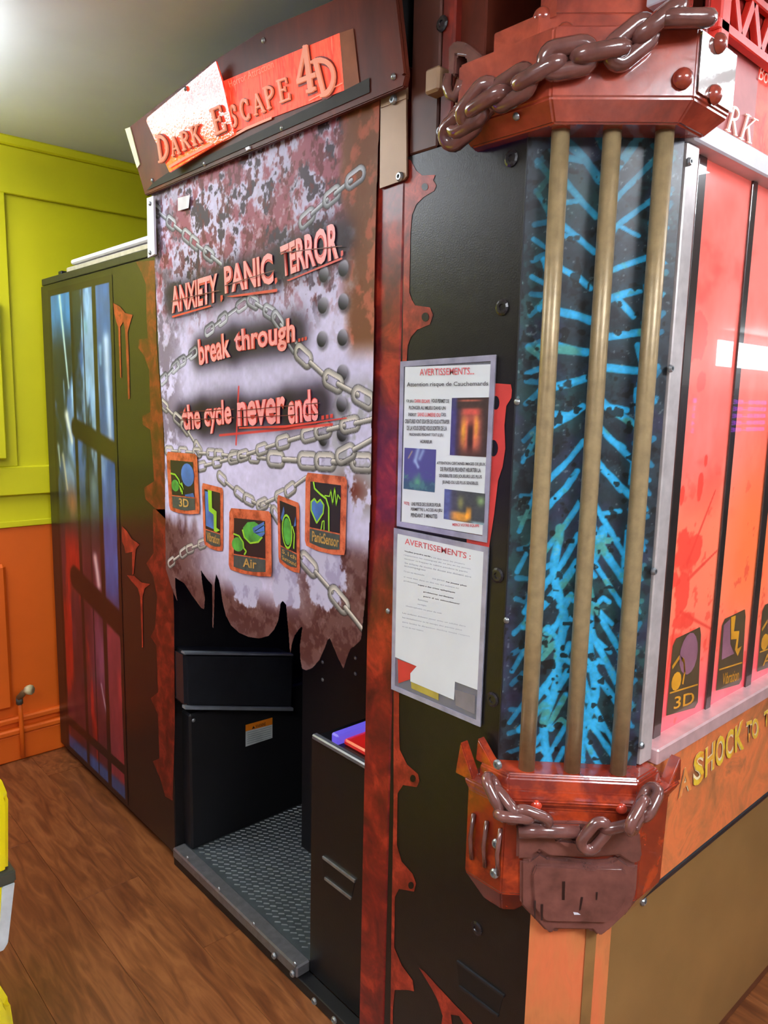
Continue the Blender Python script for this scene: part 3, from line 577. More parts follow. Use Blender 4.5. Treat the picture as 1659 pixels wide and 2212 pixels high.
flat('lower_band', [[(-0.0318, 2.0173, 2.0176), (-0.0327, 1.9234, 2.0265), (-0.0326, 1.6046, 2.0256), (-0.0334, 1.2009, 2.034), (-0.0337, 1.1271, 2.0366), (-0.0313, 1.1291, 2.0126), (-0.0305, 2.0603, 2.0052)]], mat('dark_band', (44, 40, 36), .5, .1, 20, spec=.15), sign, MF)
M_slet = emit_mat('sign_letter', (255, 150, 112), .6, .5, .6); M_sletd = emit_mat('sign_letter_edge', (150, 30, 22), .3, .5, .6)
LT = []
for ch_, Q in [('D', [(-0.0722, 1.9057, 2.0995), (-0.0686, 1.8533, 2.0972), (-0.0576, 1.8543, 2.0418), (-0.0607, 1.9121, 2.0398)]), ('A', [(-0.065, 1.8458, 2.0811), (-0.0625, 1.8048, 2.081), (-0.055, 1.8075, 2.0429), (-0.0574, 1.8469, 2.0429)]), ('R', [(-0.0628, 1.7948, 2.0853), (-0.0604, 1.7589, 2.0843), (-0.0528, 1.7582, 2.0464), (-0.0548, 1.7948, 2.0454)]), ('K', [(-0.0606, 1.7512, 2.0875), (-0.0579, 1.7102, 2.0867), (-0.0499, 1.7068, 2.0474), (-0.0521, 1.7468, 2.0466)]), ('E', [(-0.0582, 1.6566, 2.1039), (-0.0556, 1.6122, 2.1044), (-0.0448, 1.6045, 2.0527), (-0.0472, 1.6506, 2.0509)]),
  ('S', [(-0.0402, 1.6013, 2.1018), (-0.04, 1.5752, 2.1001), (-0.0357, 1.5733, 2.0572), (-0.0358, 1.5995, 2.0585)]), ('C', [(-0.0403, 1.5605, 2.1033), (-0.0401, 1.5241, 2.101), (-0.0358, 1.5168, 2.0579), (-0.036, 1.5517, 2.0603)]), ('A', [(-0.04, 1.5085, 2.1004), (-0.0398, 1.4693, 2.0982), (-0.0359, 1.4595, 2.0587), (-0.036, 1.5017, 2.0599)]), ('P', [(-0.0404, 1.462, 2.1039), (-0.0402, 1.4244, 2.1017), (-0.0362, 1.4219, 2.0616), (-0.036, 1.4507, 2.0599)]), ('E', [(-0.0404, 1.4108, 2.1045), (-0.0402, 1.375, 2.1019), (-0.036, 1.3665, 2.0596), (-0.0361, 1.4035, 2.0609)]), ('4', [(-0.0442, 1.3451, 2.142), (-0.0437, 1.2862, 2.1368), (-0.0355, 1.2759, 2.055), (-0.0357, 1.3389, 2.0568)]), ('D', [(-0.0408, 1.2914, 2.1078), (-0.0403, 1.2232, 2.1032), (-0.0335, 1.2117, 2.0347), (-0.0338, 1.2671, 2.0379)])]:
    serif('sign_letter_edge', ch_, Q, M_sletd, sign, (-.0034, 0, 0), .11)
    serif('sign_letter', ch_, Q, M_slet, sign, (-.004, 0, 0), 0, (-.004, 0, 0))
text('small_lettering', 'Horror Attraction', [(-0.0455, 1.5987, 2.155), (-0.0448, 1.4216, 2.1483), (-0.0433, 1.4198, 2.1331), (-0.044, 1.5943, 2.1402)], M_slet, sign, 0, (-.004, 0, 0))
fU = quad_map([(-0.0357, 1.9587, 2.0571), (-0.0351, 1.204, 2.0514), (-0.0333, 1.2014, 2.0332), (-0.0323, 1.9548, 2.0227)]); fV = quad_map([(-0.0587, 1.8719, 2.0417), (-0.0229, 1.2192, 2.0589), (-0.0194, 1.2187, 2.0415), (-0.0533, 1.8719, 2.0151)])
flat('blood_swash', ribbon(fV, [(0, .35), (.12, .5), (.3, .62)], .22, 9), M_slet, sign, (-.0038, 0, 0), True)
flat('blood_swash', ribbon(fU, [(.3, .62), (.45, .5), (.55, .62), (.68, .55)], .22, 9), M_slet, sign, (-.0038, 0, 0), True)
flat('blood_swash', ribbon(fU, [(.86, .55), (1.0, .75)], .12, 9), M_slet, sign, (-.0038, 0, 0), True)
for p in [(-0.0494, 1.4538, 2.1941), (-0.0322, 1.0647, 2.0215), (-0.0316, 1.4111, 2.016), (-0.0311, 1.7401, 2.0108), (-0.0324, 2.0212, 2.0241)]: at('screw', screw, M_bolt, Vector(p)+Vector((-.001, 0, 0)), (-1, 0, -.2), sign)
at('screw', screw, M_boltb, Vector((-0.0763, 1.742, 2.1688))+Vector((-.003, 0, 0)), (-1, 0, -.2), sign)
prism('edge_strip', [(-0.0479, 2.147, 2.1794), (-0.0477, 2.1145, 2.1768), (-0.0376, 2.0813, 2.0762), (-0.0369, 2.1008, 2.0694)], (-.003, 0, 0), mat('edge_highlight_cream', (226, 222, 180), .4), sign)  # cream colour paints the bright highlight along the sign's left edge
prism('edge_lip', [(-0.046, 1.0536, 2.1598), (-0.0458, 1.0479, 2.1579), (-0.0317, 1.033, 2.0174), (-0.0316, 1.0389, 2.0161)], (-.006, 0, 0), M_rustdark, sign)
# the white latch tab under the sign
prism('latch', [(-0.0307, 1.5525, 2.0069), (-0.0307, 1.537, 2.0074), (-0.0301, 1.5342, 2.0011), (-0.0301, 1.5497, 2.0005)], (-.004, 0, 0), M_white_metal, sign)

# ---- structure above the front panel
B('upper_box', .02, .8, .90, 1.06, 1.895, ROOF-.005, M_rustdark, cab, .003)
B('upper_stile', .0, .03, .985, 1.055, 1.895, ROOF-.005, mat('dark_brown_stile', (78, 42, 32), .4, .12, 12), cab, .003)
B('upper_stile', .004, .03, .955, .985, 1.895, ROOF-.005, ramp_mat('red_streaks', [(.35, (74, 24, 18)), (.6, (110, 30, 20)), (.7, (170, 48, 28))], 10, 5, .35, .3, stretch=(1, 1, .4)), cab, .003)
B('upper_bracket', .006, .03, .90, .953, 1.9, 1.99, M_tan, cab, .003)
at('bolt', bolt_b, M_bolt, (0.002, 0.9832, 2.0925), (-1, 0, 0), cab); at('bolt', bolt_s, M_boltb, (0.004, 0.9792, 1.9197), (-1, 0, 0), cab)

# ---- chamfered corner column
chn = Vector((-1, -1, 0)).normalized()
def art_col(a, b, P):
    Wd = .239*a; Zc = P[..., 2]
    n1 = fbm(Wd*60, Zc*60, 5); n2 = fbm(Wd*14, Zc*9, 8); n3 = fbm(Wd*150, Zc*150, 12, 3)
    img = np.ones(Wd.shape+(3,))*rgb(46, 54, 62)
    img = mixc(img, rgb(44, 74, 74), sm(.4, .65, n2)); img = mixc(img, rgb(30, 32, 38), sm(.5, .62, n1)*.8)
    img = mixc(img, rgb(58, 56, 84), sm(.5, .7, fbm(Wd*20, Zc*14, 31))*.7)
    rs = random.Random(4)
    strokes = []
    zc = 1.565
    for col_, side in ((.1195, -1), (.1195, 1)):
        z = .86
        while z < 1.86:
            # limbs radiate from the trunk: rising above the fork, falling below it
            k = (z-zc)/.3
            dz = max(-.10, min(.11, k*.095))+rs.uniform(-.014, .014)
            w0 = rs.uniform(.0050, .0076)
            p0 = (col_+side*rs.uniform(.004, .014), z); mid = (col_+side*(.030+rs.uniform(-.004, .004)), z+dz*.45); p1 = (col_+side*rs.uniform(.072, .088), z+dz*1.25)
            strokes.append(([p0, mid, p1], w0, 1))
            if rs.random() < .55: strokes.append(([mid, (col_+side*.06, z+dz*.5+rs.uniform(-.035, .01))], w0*.8, 1))
            if rs.random() < .5: strokes.append(([p1, (col_+side*(.062+rs.uniform(.0, .014)), z+dz+rs.uniform(-.05, .05))], w0*.8, .9))
            if rs.random() < .75: strokes.append(([(col_+side*.078, z+rs.uniform(-.02, .02)), (col_+side*.104, z+dz*.5+rs.uniform(-.015, .015))], w0*.75, .75))
            z += rs.uniform(.040, .058)
    # wavy stems low down
    for x0, ph in ((.088, .4), (.146, 2.0)):
        pts = [(x0+.010*math.sin(zz*19+ph)+.004*math.sin(zz*47), zz) for zz in np.arange(.80, 1.26, .018)]
        strokes.append((pts, .0085, 1))
        for q in range(7):
            zz = .84+q*.055; sd = 1 if q % 2 else -1
            strokes.append(([(x0, zz), (x0+sd*.016, zz+.018), (x0+sd*.026, zz+.012)], .0055, 1))
    for x0 in (.03, .21):
        for q in range(22):
            zz = .84+q*.047+rs.uniform(-.01, .01); strokes.append(([(x0-.014, zz), (x0+.004, zz+rs.uniform(-.006, .022)), (x0+.016, zz+rs.uniform(.0, .03))], .005, .55))
    gl = np.zeros(Wd.shape); core = np.zeros(Wd.shape); tint = np.zeros(Wd.shape)
    for pts, wd, f in strokes:
        for p, q in zip(pts, pts[1:]):
            lo0, hi0 = min(p[1], q[1])-.03, max(p[1], q[1])+.03
            rows = np.where((Zc[:, 0] > lo0) & (Zc[:, 0] < hi0))[0]
            if len(rows) == 0: continue
            sl_ = slice(rows[0], rows[-1]+1)
            d, t = segd(Wd[sl_], Zc[sl_], p, q)
            d = d+(n1[sl_]-.5)*.003
            core[sl_] = np.maximum(core[sl_], f*sm(wd*1.05, wd*.75, d)); gl[sl_] = np.maximum(gl[sl_], f*np.exp(-(d/(wd*2.2))**2))
            tint[sl_] = np.maximum(tint[sl_], f*np.exp(-(d/(wd*.7))**2))
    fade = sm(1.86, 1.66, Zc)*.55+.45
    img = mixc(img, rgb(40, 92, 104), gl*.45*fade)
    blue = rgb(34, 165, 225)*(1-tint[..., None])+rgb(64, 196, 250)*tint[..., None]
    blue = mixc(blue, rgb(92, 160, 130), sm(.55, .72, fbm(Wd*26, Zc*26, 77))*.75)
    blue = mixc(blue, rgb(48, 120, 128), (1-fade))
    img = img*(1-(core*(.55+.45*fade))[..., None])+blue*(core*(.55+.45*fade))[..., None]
    th = sm(.70, .74, fbm(Wd*70, Zc*70, 99, 2))
    img = mixc(img, rgb(24, 28, 26), th*.8)
    img = mixc(img, rgb(150, 170, 170), sm(.76, .8, n3)*.4)
    return img*(.86+.28*n3)[..., None]
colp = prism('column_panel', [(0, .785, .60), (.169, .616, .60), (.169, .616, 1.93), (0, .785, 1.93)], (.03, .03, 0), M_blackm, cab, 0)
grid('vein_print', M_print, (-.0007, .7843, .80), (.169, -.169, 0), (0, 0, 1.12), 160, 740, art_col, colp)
for q in (0, 1, 2):
    (xa, ya, _), (xb, yb, _) = [[(0.015, 0.73, 1.8977), (0.0143, 0.7307, 0.8329)], [(0.0697, 0.6753, 1.8981), (0.069, 0.676, 0.8325)], [(0.1265, 0.6185, 1.8984), (0.1229, 0.6221, 0.832)]][q]
    c = ((xa+xb)/2-.003, (ya+yb)/2+.003)
    tube('pole', [(c[0], c[1], z) for z in (.80, 1.1, 1.5, 1.92)],   .0140, M_pole, cab, 20)
# narrow edge strips beside the printed column
B('column_edge', -.002, .002, .784, .787, .64, 1.893, M_steel_dark, cab, .001)

# header: wide glossy cap round the column top
def plan(d, xa, ya, s, xr):   # left face x=-d, chamfer x+y=s, right face y=.616-d
    return [(xa, ya), (-d, ya-.02), (-d, s+d), (s-.616+d, .616-d), (xr, .616-d), (xr+.01, .64), (.1, .74), (.02, .82), (xa, ya)]
def loft(name, secs, m, parent, bev=0, **k):
    bm = bmesh.new(); rings = []
    for pts, z in secs: rings.append([bm.verts.new((x, y, z)) for x, y in pts])
    n = len(rings[0])
    for a_, b_ in zip(rings, rings[1:]):
        for i in range(n): bm.faces.new((a_[i], a_[(i+1) % n], b_[(i+1) % n], b_[i]))
    bm.faces.new(rings[0]); bm.faces.new(list(reversed(rings[-1])))
    bmesh.ops.recalc_face_normals(bm, faces=bm.faces)
    if bev: bmesh.ops.bevel(bm, geom=bm.edges[:], offset=bev, segments=2, affect='EDGES', clamp_overlap=True)
    return obj(name, mesh_from_bm(name, bm), m, parent, **k)
def plan8(d, ya, s, xr, yb=.70): return [(.005, ya), (-d, ya-.012), (-d, s+d), (s-.616+d, .616-d), (xr, .616-d), (xr+.02, .635), (.19, .66), (.06, .80)]
hd = loft('column_header', [(plan8(.022, .895, .70, .185), 1.866), (plan8(.05, .905, .66, .205), 1.892), (plan8(.05, .905, .66, .21), 1.985), (plan8(.02, .89, .70, .2), 2.0)], M_header, cab, .003)
loft('header_cap', [(plan8(.006, .87, .765, .16), 1.99), (plan8(.006, .87, .765, .16), 2.036), (plan8(-.004, .86, .775, .15), 2.042)], M_header, hd, .002)
loft('header_pillar', [(plan8(-.006, .76, .785, .175), 2.03), (plan8(-.006, .76, .785, .175), ROOF-.003)], M_header, hd, .002)
B('pillar_reflection_strip', .105, .14, .615, .66, 2.045, ROOF-.003, M_white_metal, hd, .002)  # white strip put in place of a bright reflection on the glossy pillar
prism('chrome_face', [(.096, .5655, 1.9), (.207, .5655, 1.9), (.207, .5655, 1.98), (.096, .5655, 1.98)], (0, -.003, 0), M_chrome, hd, .0)
riv = dome_mesh('rivet', .0145, .012)
for (p, nn) in (((0.0776, 0.5774, 1.9163), chn), ((0.0194, 0.7406, 2.009), chn), ((0.0059, 0.7741, 2.0374), chn), ((0.144, 0.562, 1.9773), Vector((0, -1, 0))), ((0.1427, 0.562, 1.9075), Vector((0, -1, 0)))):
    at('rivet', riv, M_header, p, nn, hd)
for p in [(-0.045, 0.775, 1.8826)]: at('screw', screw, M_bolt, p, (-1, 0, -.5), hd)
at('screw', screw, M_bolt, (0.1864, 0.585, 1.8934), (0, -1, -.8), hd)
# moulded chain across the header
lk = link_mesh(.090, .054, .0125)
lk.materials.append(M_chain)
hchain = bpy.data.objects.new('header_chain', lk); put(hchain, cab)
def along(path, n, t0=0., t1=1.):
    P = [Vector(p) for p in path]; L = [0]
    for a_, b_ in zip(P, P[1:]): L.append(L[-1]+(b_-a_).length)
    out = []
    for k in range(n):
        s = (t0+(t1-t0)*k/(n-1))*L[-1]
        i = max(j for j in range(len(P)-1) if L[j] <= s+1e-9); t = (s-L[i])/(L[i+1]-L[i])
        out.append((P[i].lerp(P[i+1], t), (P[i+1]-P[i]).normalized()))
    return out
def set_link(o, c, tdir, nrm, roll):
    x = tdir.normalized(); z = (nrm-x*nrm.dot(x)).normalized(); y = z.cross(x)
    R = Matrix((x, y, z)).transposed() @ Matrix.Rotation(roll, 3, 'X')
    o.rotation_mode = 'QUATERNION'; o.location = c; o.rotation_quaternion = R.to_quaternion()
hp = [*[(-0.068, 0.8527, 1.8956), (-0.068, 0.7548, 1.9164)], *[(-0.0544, 0.6894, 1.9352), (0.0061, 0.6289, 1.9509), (0.0358, 0.5992, 1.9848)]]
first = True
for k, (c, t) in enumerate(along(hp, 8)):
    nrm = Vector((-1, 0, .1)) if k < 3 else chn
    o = hchain if first else put(bpy.data.objects.new('chain_link', lk), hchain)
    if first:
        # the chain's own origin stays at the first link's mesh, moved as mesh data
        x = t.normalized(); z = (nrm-x*nrm.dot(x)).normalized(); y = z.cross(x); R = Matrix((x, y, z)).transposed()
        me = lk.copy(); me.transform(Matrix.Translation(c) @ R.to_4x4()); o.data = me; first = False
    else: set_link(o, c, t, nrm, rad(90 if k % 2 else 0)+.25)
for c, t, nn, rl in ((Vector((0.0592, 0.5708, 1.9861)), Vector((1, -.75, .1)), Vector((0, 0, 1)), .35), (Vector((-0.072, 0.8261, 1.9061)), Vector((0, -.9, .6)), Vector((-1, 0, 0)), .9), (Vector((-0.066, 0.8685, 1.8841)), Vector((0, -.9, .35)), Vector((-1, 0, 0)), .4)):
    o = put(bpy.data.objects.new('chain_link', lk), hchain); set_link(o, c, t, nn, rl)
# hanging hook plate at the header's left end
hook = prism('hook_plate', [(-0.03, 0.9376, 2.0331), (-0.03, 0.9222, 2.0391), (-0.03, 0.8987, 2.0284), (-0.03, 0.8625, 1.9986), (-0.03, 0.8604, 1.9601), (-0.03, 0.8776, 1.9595), (-0.03, 0.8885, 1.9765), (-0.03, 0.8976, 2.0071), (-0.03, 0.9185, 2.015), (-0.03, 0.9196, 1.9851), (-0.03, 0.9355, 1.9876)], (.03, 0, 0), M_chain, hd, .003)
tube('hook_loop', [(-0.045, 0.9198, 1.9809), (-0.045, 0.9216, 1.9636), (-0.045, 0.9143, 1.9492), (-0.045, 0.9011, 1.9423), (-0.045, 0.894, 1.9528), (-0.045, 0.8895, 1.9638)], .009, M_chain, hook, 10)
B('lock_body', -.035, -.005, .952, .985, 1.97, 2.01, M_tan, hd, .004)

# base: stepped orange cup with chain and lock plate
def planb(d, ya, s, xr): return [(.004, ya), (-d, ya-.008), (-d, s+d), (s-.616+d, .616-d), (xr, .616-d), (xr+.012, .632), (.18, .66), (.06, .80)]
cup = loft('column_base', [(planb(.016, .80, .735, .19), .570), (planb(.046, .822, .685, .20), .625), (planb(.046, .822, .685, .205), .785), (planb(.05, .828, .675, .235), .797), (planb(.05, .828, .675, .235), .803), (planb(.032, .81, .705, .2), .808), (planb(.030, .81, .71, .195), .828), (planb(.026, .806, .716, .19), .834)], M_base, cab, .0025)
prism('corner_spike', [(-.047, .80, .80), (-.047, .835, .862), (-.047, .845, .80)], (.02, 0, 0), M_base, cup, .002)
prism('corner_spike', [(-.028, .77, .83), (-.028, .812, .872), (-.028, .815, .83)], (.018, 0, 0), M_base, cup, .002)
prism('corner_spike', [(.20, .57, .80), (.24, .57, .845), (.245, .57, .80)], (0, .02, 0), M_base, cup, .002)
rivs = dome_mesh('rivet', .0105, .010)
for p in [(-0.0108, 0.6938, 0.7923), (0.0886, 0.5944, 0.7938)]: at('rivet', rivs, mat('red_rivet', (206, 64, 38), .25, coat=1), p, chn, cup)
for p in [(-0.05, 0.7466, 0.8561), (-0.05, 0.7415, 0.7147), (-0.05, 0.7424, 0.6593)]: at('bolt', bolt_s, M_bolt, p, (-1, 0, 0), cup)
# lock plate
SL = .668
block = prism('lock_block', [(-0.0402, 0.7082, 0.7558), (-0.034, 0.702, 0.7617), (0.0329, 0.6351, 0.7667), (0.1029, 0.5651, 0.7559), (0.108, 0.56, 0.7109), (0.103, 0.565, 0.6997), (0.0931, 0.5749, 0.701), (0.08, 0.588, 0.7131), (0.0495, 0.6185, 0.7063), (-0.001, 0.669, 0.7045), (-0.0126, 0.6806, 0.7145), (-0.0248, 0.6928, 0.6983), (-0.0389, 0.7069, 0.6971)], chn*-.03, M_chain, cup, .004)
lock = prism('lock_body', [(-0.0311, 0.7051, 0.6936), (-0.0212, 0.6952, 0.6951), (-0.0091, 0.6831, 0.7107), (0.0026, 0.6714, 0.7018), (0.0253, 0.6487, 0.7003), (0.0536, 0.6204, 0.6971), (0.0759, 0.5981, 0.701), (0.0839, 0.5901, 0.7093), (0.0971, 0.5769, 0.6972), (0.1077, 0.5663, 0.6965), (0.1085, 0.5655, 0.6443), (0.1028, 0.5712, 0.6105), (0.0779, 0.5961, 0.5679), (0.0684, 0.6056, 0.557), (0.0592, 0.6148, 0.5697), (0.0164, 0.6576, 0.5671), (0.0139, 0.6601, 0.5578), (0.0051, 0.6689, 0.5616), (-0.0116, 0.6856, 0.5872), (-0.0282, 0.7022, 0.6106)], chn*-.04, M_chain, cup, .005)
inset = prism('lock_face', [(-0.0182, 0.6822, 0.6888), (0.0394, 0.6246, 0.6912), (0.0423, 0.6217, 0.6881), (0.0507, 0.6133, 0.6888), (0.0534, 0.6106, 0.6912), (0.0827, 0.5813, 0.6925), (0.0887, 0.5753, 0.6831), (0.0896, 0.5744, 0.6371), (0.0838, 0.5802, 0.6101), (0.0706, 0.5934, 0.5911), (-0.0016, 0.6656, 0.5871), (-0.0168, 0.6808, 0.6104), (-0.0218, 0.6858, 0.672)], chn*-.02, M_chain, lock, .004)
M_groove = mat('dark_groove', (40, 22, 20), .4)
flat('lock_groove', [[(0.0132, 0.6498, 0.6644), (0.0167, 0.6463, 0.6647), (0.0174, 0.6456, 0.6305), (0.0143, 0.6487, 0.6303)], [(-0.0186, 0.6816, 0.6264), (-0.0162, 0.6792, 0.6266), (-0.0156, 0.6786, 0.5932), (-0.0174, 0.6804, 0.593)], [(-0.0106, 0.6736, 0.6204), (-0.0075, 0.6705, 0.6207), (-0.0069, 0.6699, 0.5906), (-0.0092, 0.6722, 0.5904)], [(0.0533, 0.6097, 0.6479), (0.0558, 0.6072, 0.6481), (0.0556, 0.6074, 0.6337), (0.0539, 0.6091, 0.6336)], [(0.0361, 0.6269, 0.6376), (0.039, 0.624, 0.6378), (0.0372, 0.6258, 0.6133), (0.0353, 0.6277, 0.6132)]], M_groove, inset)
flat('paint_chip', [[(0.0284, 0.6346, 0.6092), (0.0338, 0.6292, 0.6086), (0.0375, 0.6255, 0.6049), (0.0298, 0.6332, 0.6042)]], M_white_metal, inset)
prism('lock_tab', [(-0.0037, 0.6597, 0.7384), (0.0031, 0.6529, 0.7421), (0.0198, 0.6362, 0.7413), (0.0413, 0.6147, 0.7279), (0.0418, 0.6142, 0.716), (0.0251, 0.6309, 0.7147)], chn*-.02, M_chain, block, .004)
tube('shackle_bar', [(-0.0454, 0.7014, 0.7535), (-0.0211, 0.6771, 0.7564), (0.0247, 0.6313, 0.7588)], .0115, M_chain, block, 12)
lkb = link_mesh(.074, .046, .0095); lkb.materials.append(M_chain)
bch = None
for (c, t, nn, rl) in [((0.0316, 0.6064, 0.7604), (.30, -.30, .62), chn, .1), ((0.0672, 0.5808, 0.7754), (.5, -.5, .22), chn, 1.0), ((0.0609, 0.55, 0.8107), (.8, 0, .6), Vector((0, -1, 0)), .2), ((0.099, 0.555, 0.8172), (.75, 0, .7), Vector((0, -1, 0)), 1.2),
    ((-0.0303, 0.6863, 0.7793), (.5, -.5, -.25), chn, .5), ((-0.0513, 0.7073, 0.782), (.6, -.4, -.1), chn, 1.3), ((-0.056, 0.7263, 0.7946), (0, -.9, -.55), Vector((-1, 0, 0)), .2), ((-0.056, 0.7449, 0.8082), (0, -.7, -.8), Vector((-1, 0, 0)), 1.2)]:
    c, t, nn = Vector(c), Vector(t), Vector(nn)
    if bch is None:
        x = t.normalized(); z = (nn-x*nn.dot(x)).normalized(); y = z.cross(x); R = Matrix((x, y, z)).transposed() @ Matrix.Rotation(rl, 3, 'X')
        me = lkb.copy(); me.transform(Matrix.Translation(c) @ R.to_4x4()); bch = obj('base_chain', me, M_chain, cup)
        bch.parent = cab; bch.matrix_parent_inverse = Matrix.Translation(-cab.location)
    else:
        o = put(bpy.data.objects.new('chain_link', lkb), bch); set_link(o, c, t, nn, rl)
for yq in (.735, .765, .795):
    tube('rope_rib', [(-.05, yq, .66), (-.056, yq, .70), (-.05, yq, .745)], .004, M_chain, cup, 8)
# foot of the column
foot = prism('column_foot', [(.0, .70, 0), (.055, .645, 0), (.125, .616, 0), (.16, .64, 0), (.06, .76, 0)], (0, 0, .62), M_foot, cab)
flat('foot_stripe', [[(.075, .6358, 0), (.095, .6275, 0), (.095, .6275, .56), (.075, .6358, .56)]], mat('olive_stripe', (140, 104, 60), .35), foot, (0, -.001, 0))

# ---- red windows of the right-hand side
YW = .632
fr = B('window_post', .171, .209, .610, .66, .835, 1.86, M_silver, cab, .002)
for p in [(0.1728, 0.6095, 1.8308), (0.1649, 0.6095, 1.5162), (0.1617, 0.6095, 1.1839), (0.1651, 0.6095, 0.8751), (0.1762, 0.6095, 0.8183)]: at('screw', bolt_mesh('screw', .0065, .006), M_bolt, p, (0, -1, 0), fr)
def art_red(a, b, P):
    X, Zc = P[..., 0], P[..., 2]
    n1 = fbm(X*6, Zc*4, 41); n2 = fbm(X*30, Zc*30, 42)
    img = np.ones(X.shape+(3,))*rgb(250, 112, 100)
    img = mixc(img, rgb(252, 138, 128), sm(.4, .7, n1)*.8)
    img = mixc(img, rgb(244, 88, 78), sm(.55, .72, fbm(X*5, Zc*7, 50))*.7)
    img = mixc(img, rgb(250, 128, 92), sm(1.36, 1.22, Zc)*sm(.95, 1.1, Zc)*.7)
    img = mixc(img, rgb(246, 120, 60), np.exp(-((X-.62)/.14)**2-((Zc-1.18)/.22)**2)*.7)
    img = mixc(img, rgb(248, 84, 106), sm(1.0, .86, Zc)*.7)
    img = mixc(img, rgb(226, 66, 52), sm(.66, .72, n2)*.5*sm(1.4, 1.2, Zc))
    # splashes
    for cx, cz, rx, rz in [(.33, 1.19, .05, .045), (.32, 1.12, .03, .05), (.34, 1.06, .045, .02), (.28, 1.145, .03, .015), (.335, 1.005, .02, .03), (.355, 1.31, .012, .025), (.29, 1.3, .01, .02), (.37, 1.36, .008, .012), (.30, 1.57, .035, .05), (.33, 1.50, .02, .02)]:
        d = ((X-cx)/rx)**2+((Zc-cz)/rz)**2+(n2-.5)*2.2
        img = mixc(img, rgb(228, 66, 54) if cz < 1.4 else rgb(240, 84, 76), sm(1.1, .8, d)*(.8 if cz < 1.4 else .5))
    for p, q in [((.33, 1.17), (.42, 1.30)), ((.34, 1.14), (.45, 1.18)), ((.32, 1.08), (.46, 1.02)), ((.30, 1.05), (.28, .93)), ((.34, 1.0), (.35, .94))]:
        d, t = segd(X, Zc, p, q); img = mixc(img, rgb(226, 66, 54), sm(.006*(1.1-t*.7), .002, d)*.8)
    return img
M_redwin = vcol_mat('red_acrylic', .25, emis=.36, coat=1, coat_r=.015)
wp = B('window_board', .205, 1.2, YW+.004, YW+.02, .84, 1.87, M_blackm, cab, 0)
grid('window_print', M_redwin, (.207, YW, .842), (.75, 0, 0), (0, 0, 1.02), 300, 410, art_red, wp)
M_bar = mat('black_gloss_bar', (48, 42, 40), .25, .1, 20, coat=1, coat_r=.015)
for q in ([(0.2471, 0.63, 1.817), (0.2797, 0.63, 1.8233), (0.264, 0.63, 0.8525), (0.2422, 0.63, 0.8527)], [(0.457, 0.63, 1.8578), (0.4793, 0.63, 1.8621), (0.468, 0.63, 0.847), (0.4474, 0.63, 0.8487)], [(0.6322, 0.63, 1.2167), (0.6668, 0.63, 1.2134), (0.6714, 0.63, 0.8483), (0.648, 0.63, 0.851)]):
    xs = sorted(p[0] for p in q); x0 = (xs[0]+xs[1])/2; x1 = (xs[2]+xs[3])/2
    B('window_bar', x0, x1, YW-.005, YW-.001, .85, 1.862, M_bar, wp, .0008)
# badges printed at the foot of the windows
M_bd = mat('badge_dark', (86, 74, 52), .3, .1, 20, coat=1); M_by = mat('badge_yellow', (222, 160, 46), .3, .1, 20, coat=1); M_bv = mat('badge_violet', (150, 104, 122), .3, .1, 20, coat=1)
def wbadge(Q, s, kind):
    f = quad_map(Q); g = lambda pts: [f(*p) for p in pts]
    bd = flat('window_badge', [g([(.0, .0), (.9, .0), (1, .06), (1, .9), (.95, 1), (.1, .98), (0, .9)])], M_bd, wp)
    o2 = (0, -.0005, 0)
    if kind == 0:
        flat('badge_balloon', [g([(.55+.32*math.cos(t_/16*6.283)+.03, .72+.26*math.sin(t_/16*6.283)) for t_ in range(16)])], M_bv, bd, o2, True)
        flat('badge_head', ribbon(f, [(.05, .62), (.25, .72), (.42, .66), (.48, .5), (.44, .36)], .05)+[g([(.22+.16*math.cos(t_/12*6.283), .42+.12*math.sin(t_/12*6.283)) for t_ in range(12)])], M_by, bd, o2, True)
    else:
        flat('badge_bolt', [g([(.35, .97), (.55, .97), (.52, .76), (.75, .74), (.72, .5), (.9, .52), (.75, .4), (.62, .5), (.66, .64), (.42, .66)])], M_by, bd, o2)
        flat('badge_shadow', [g([(.06, .9), (.32, .95), (.4, .6), (.6, .45), (.1, .42)])], M_bv, bd, o2)
    flat('badge_rule', [g([(.04, .28), (.96, .28), (.96, .30), (.04, .30)])], M_by, bd, o2)
    text('badge_lettering', s, [f(.2, .22), f(.85, .22), f(.85, .06), f(.2, .06)], M_by, bd, .01, (0, -.0008, 0))
wbadge([(0.298, 0.6305, 1.0353), (0.4081, 0.6305, 1.0365), (0.4233, 0.6305, 0.8685), (0.2944, 0.6305, 0.8859)], '3D', 0)
wbadge([(0.5006, 0.6305, 1.0356), (0.6119, 0.6305, 1.036), (0.627, 0.6305, 0.867), (0.5011, 0.6305, 0.8823)], 'Vibration', 1)
wbadge([(0.7002, 0.6305, 1.0305), (0.8238, 0.6305, 1.0303), (0.8405, 0.6305, 0.8649), (0.7053, 0.6305, 0.8751)], 'Air', 0)
# bars above and below the windows
B('window_rail', .172, 1.25, .600, .66, 1.862, 1.898, M_white_metal, cab, .003)
B('window_rail', .21, 1.25, .598, .65, .826, .856, mat('pink_silver', (212, 178, 178), .3, .05, 30, metal=.3), cab, .003)
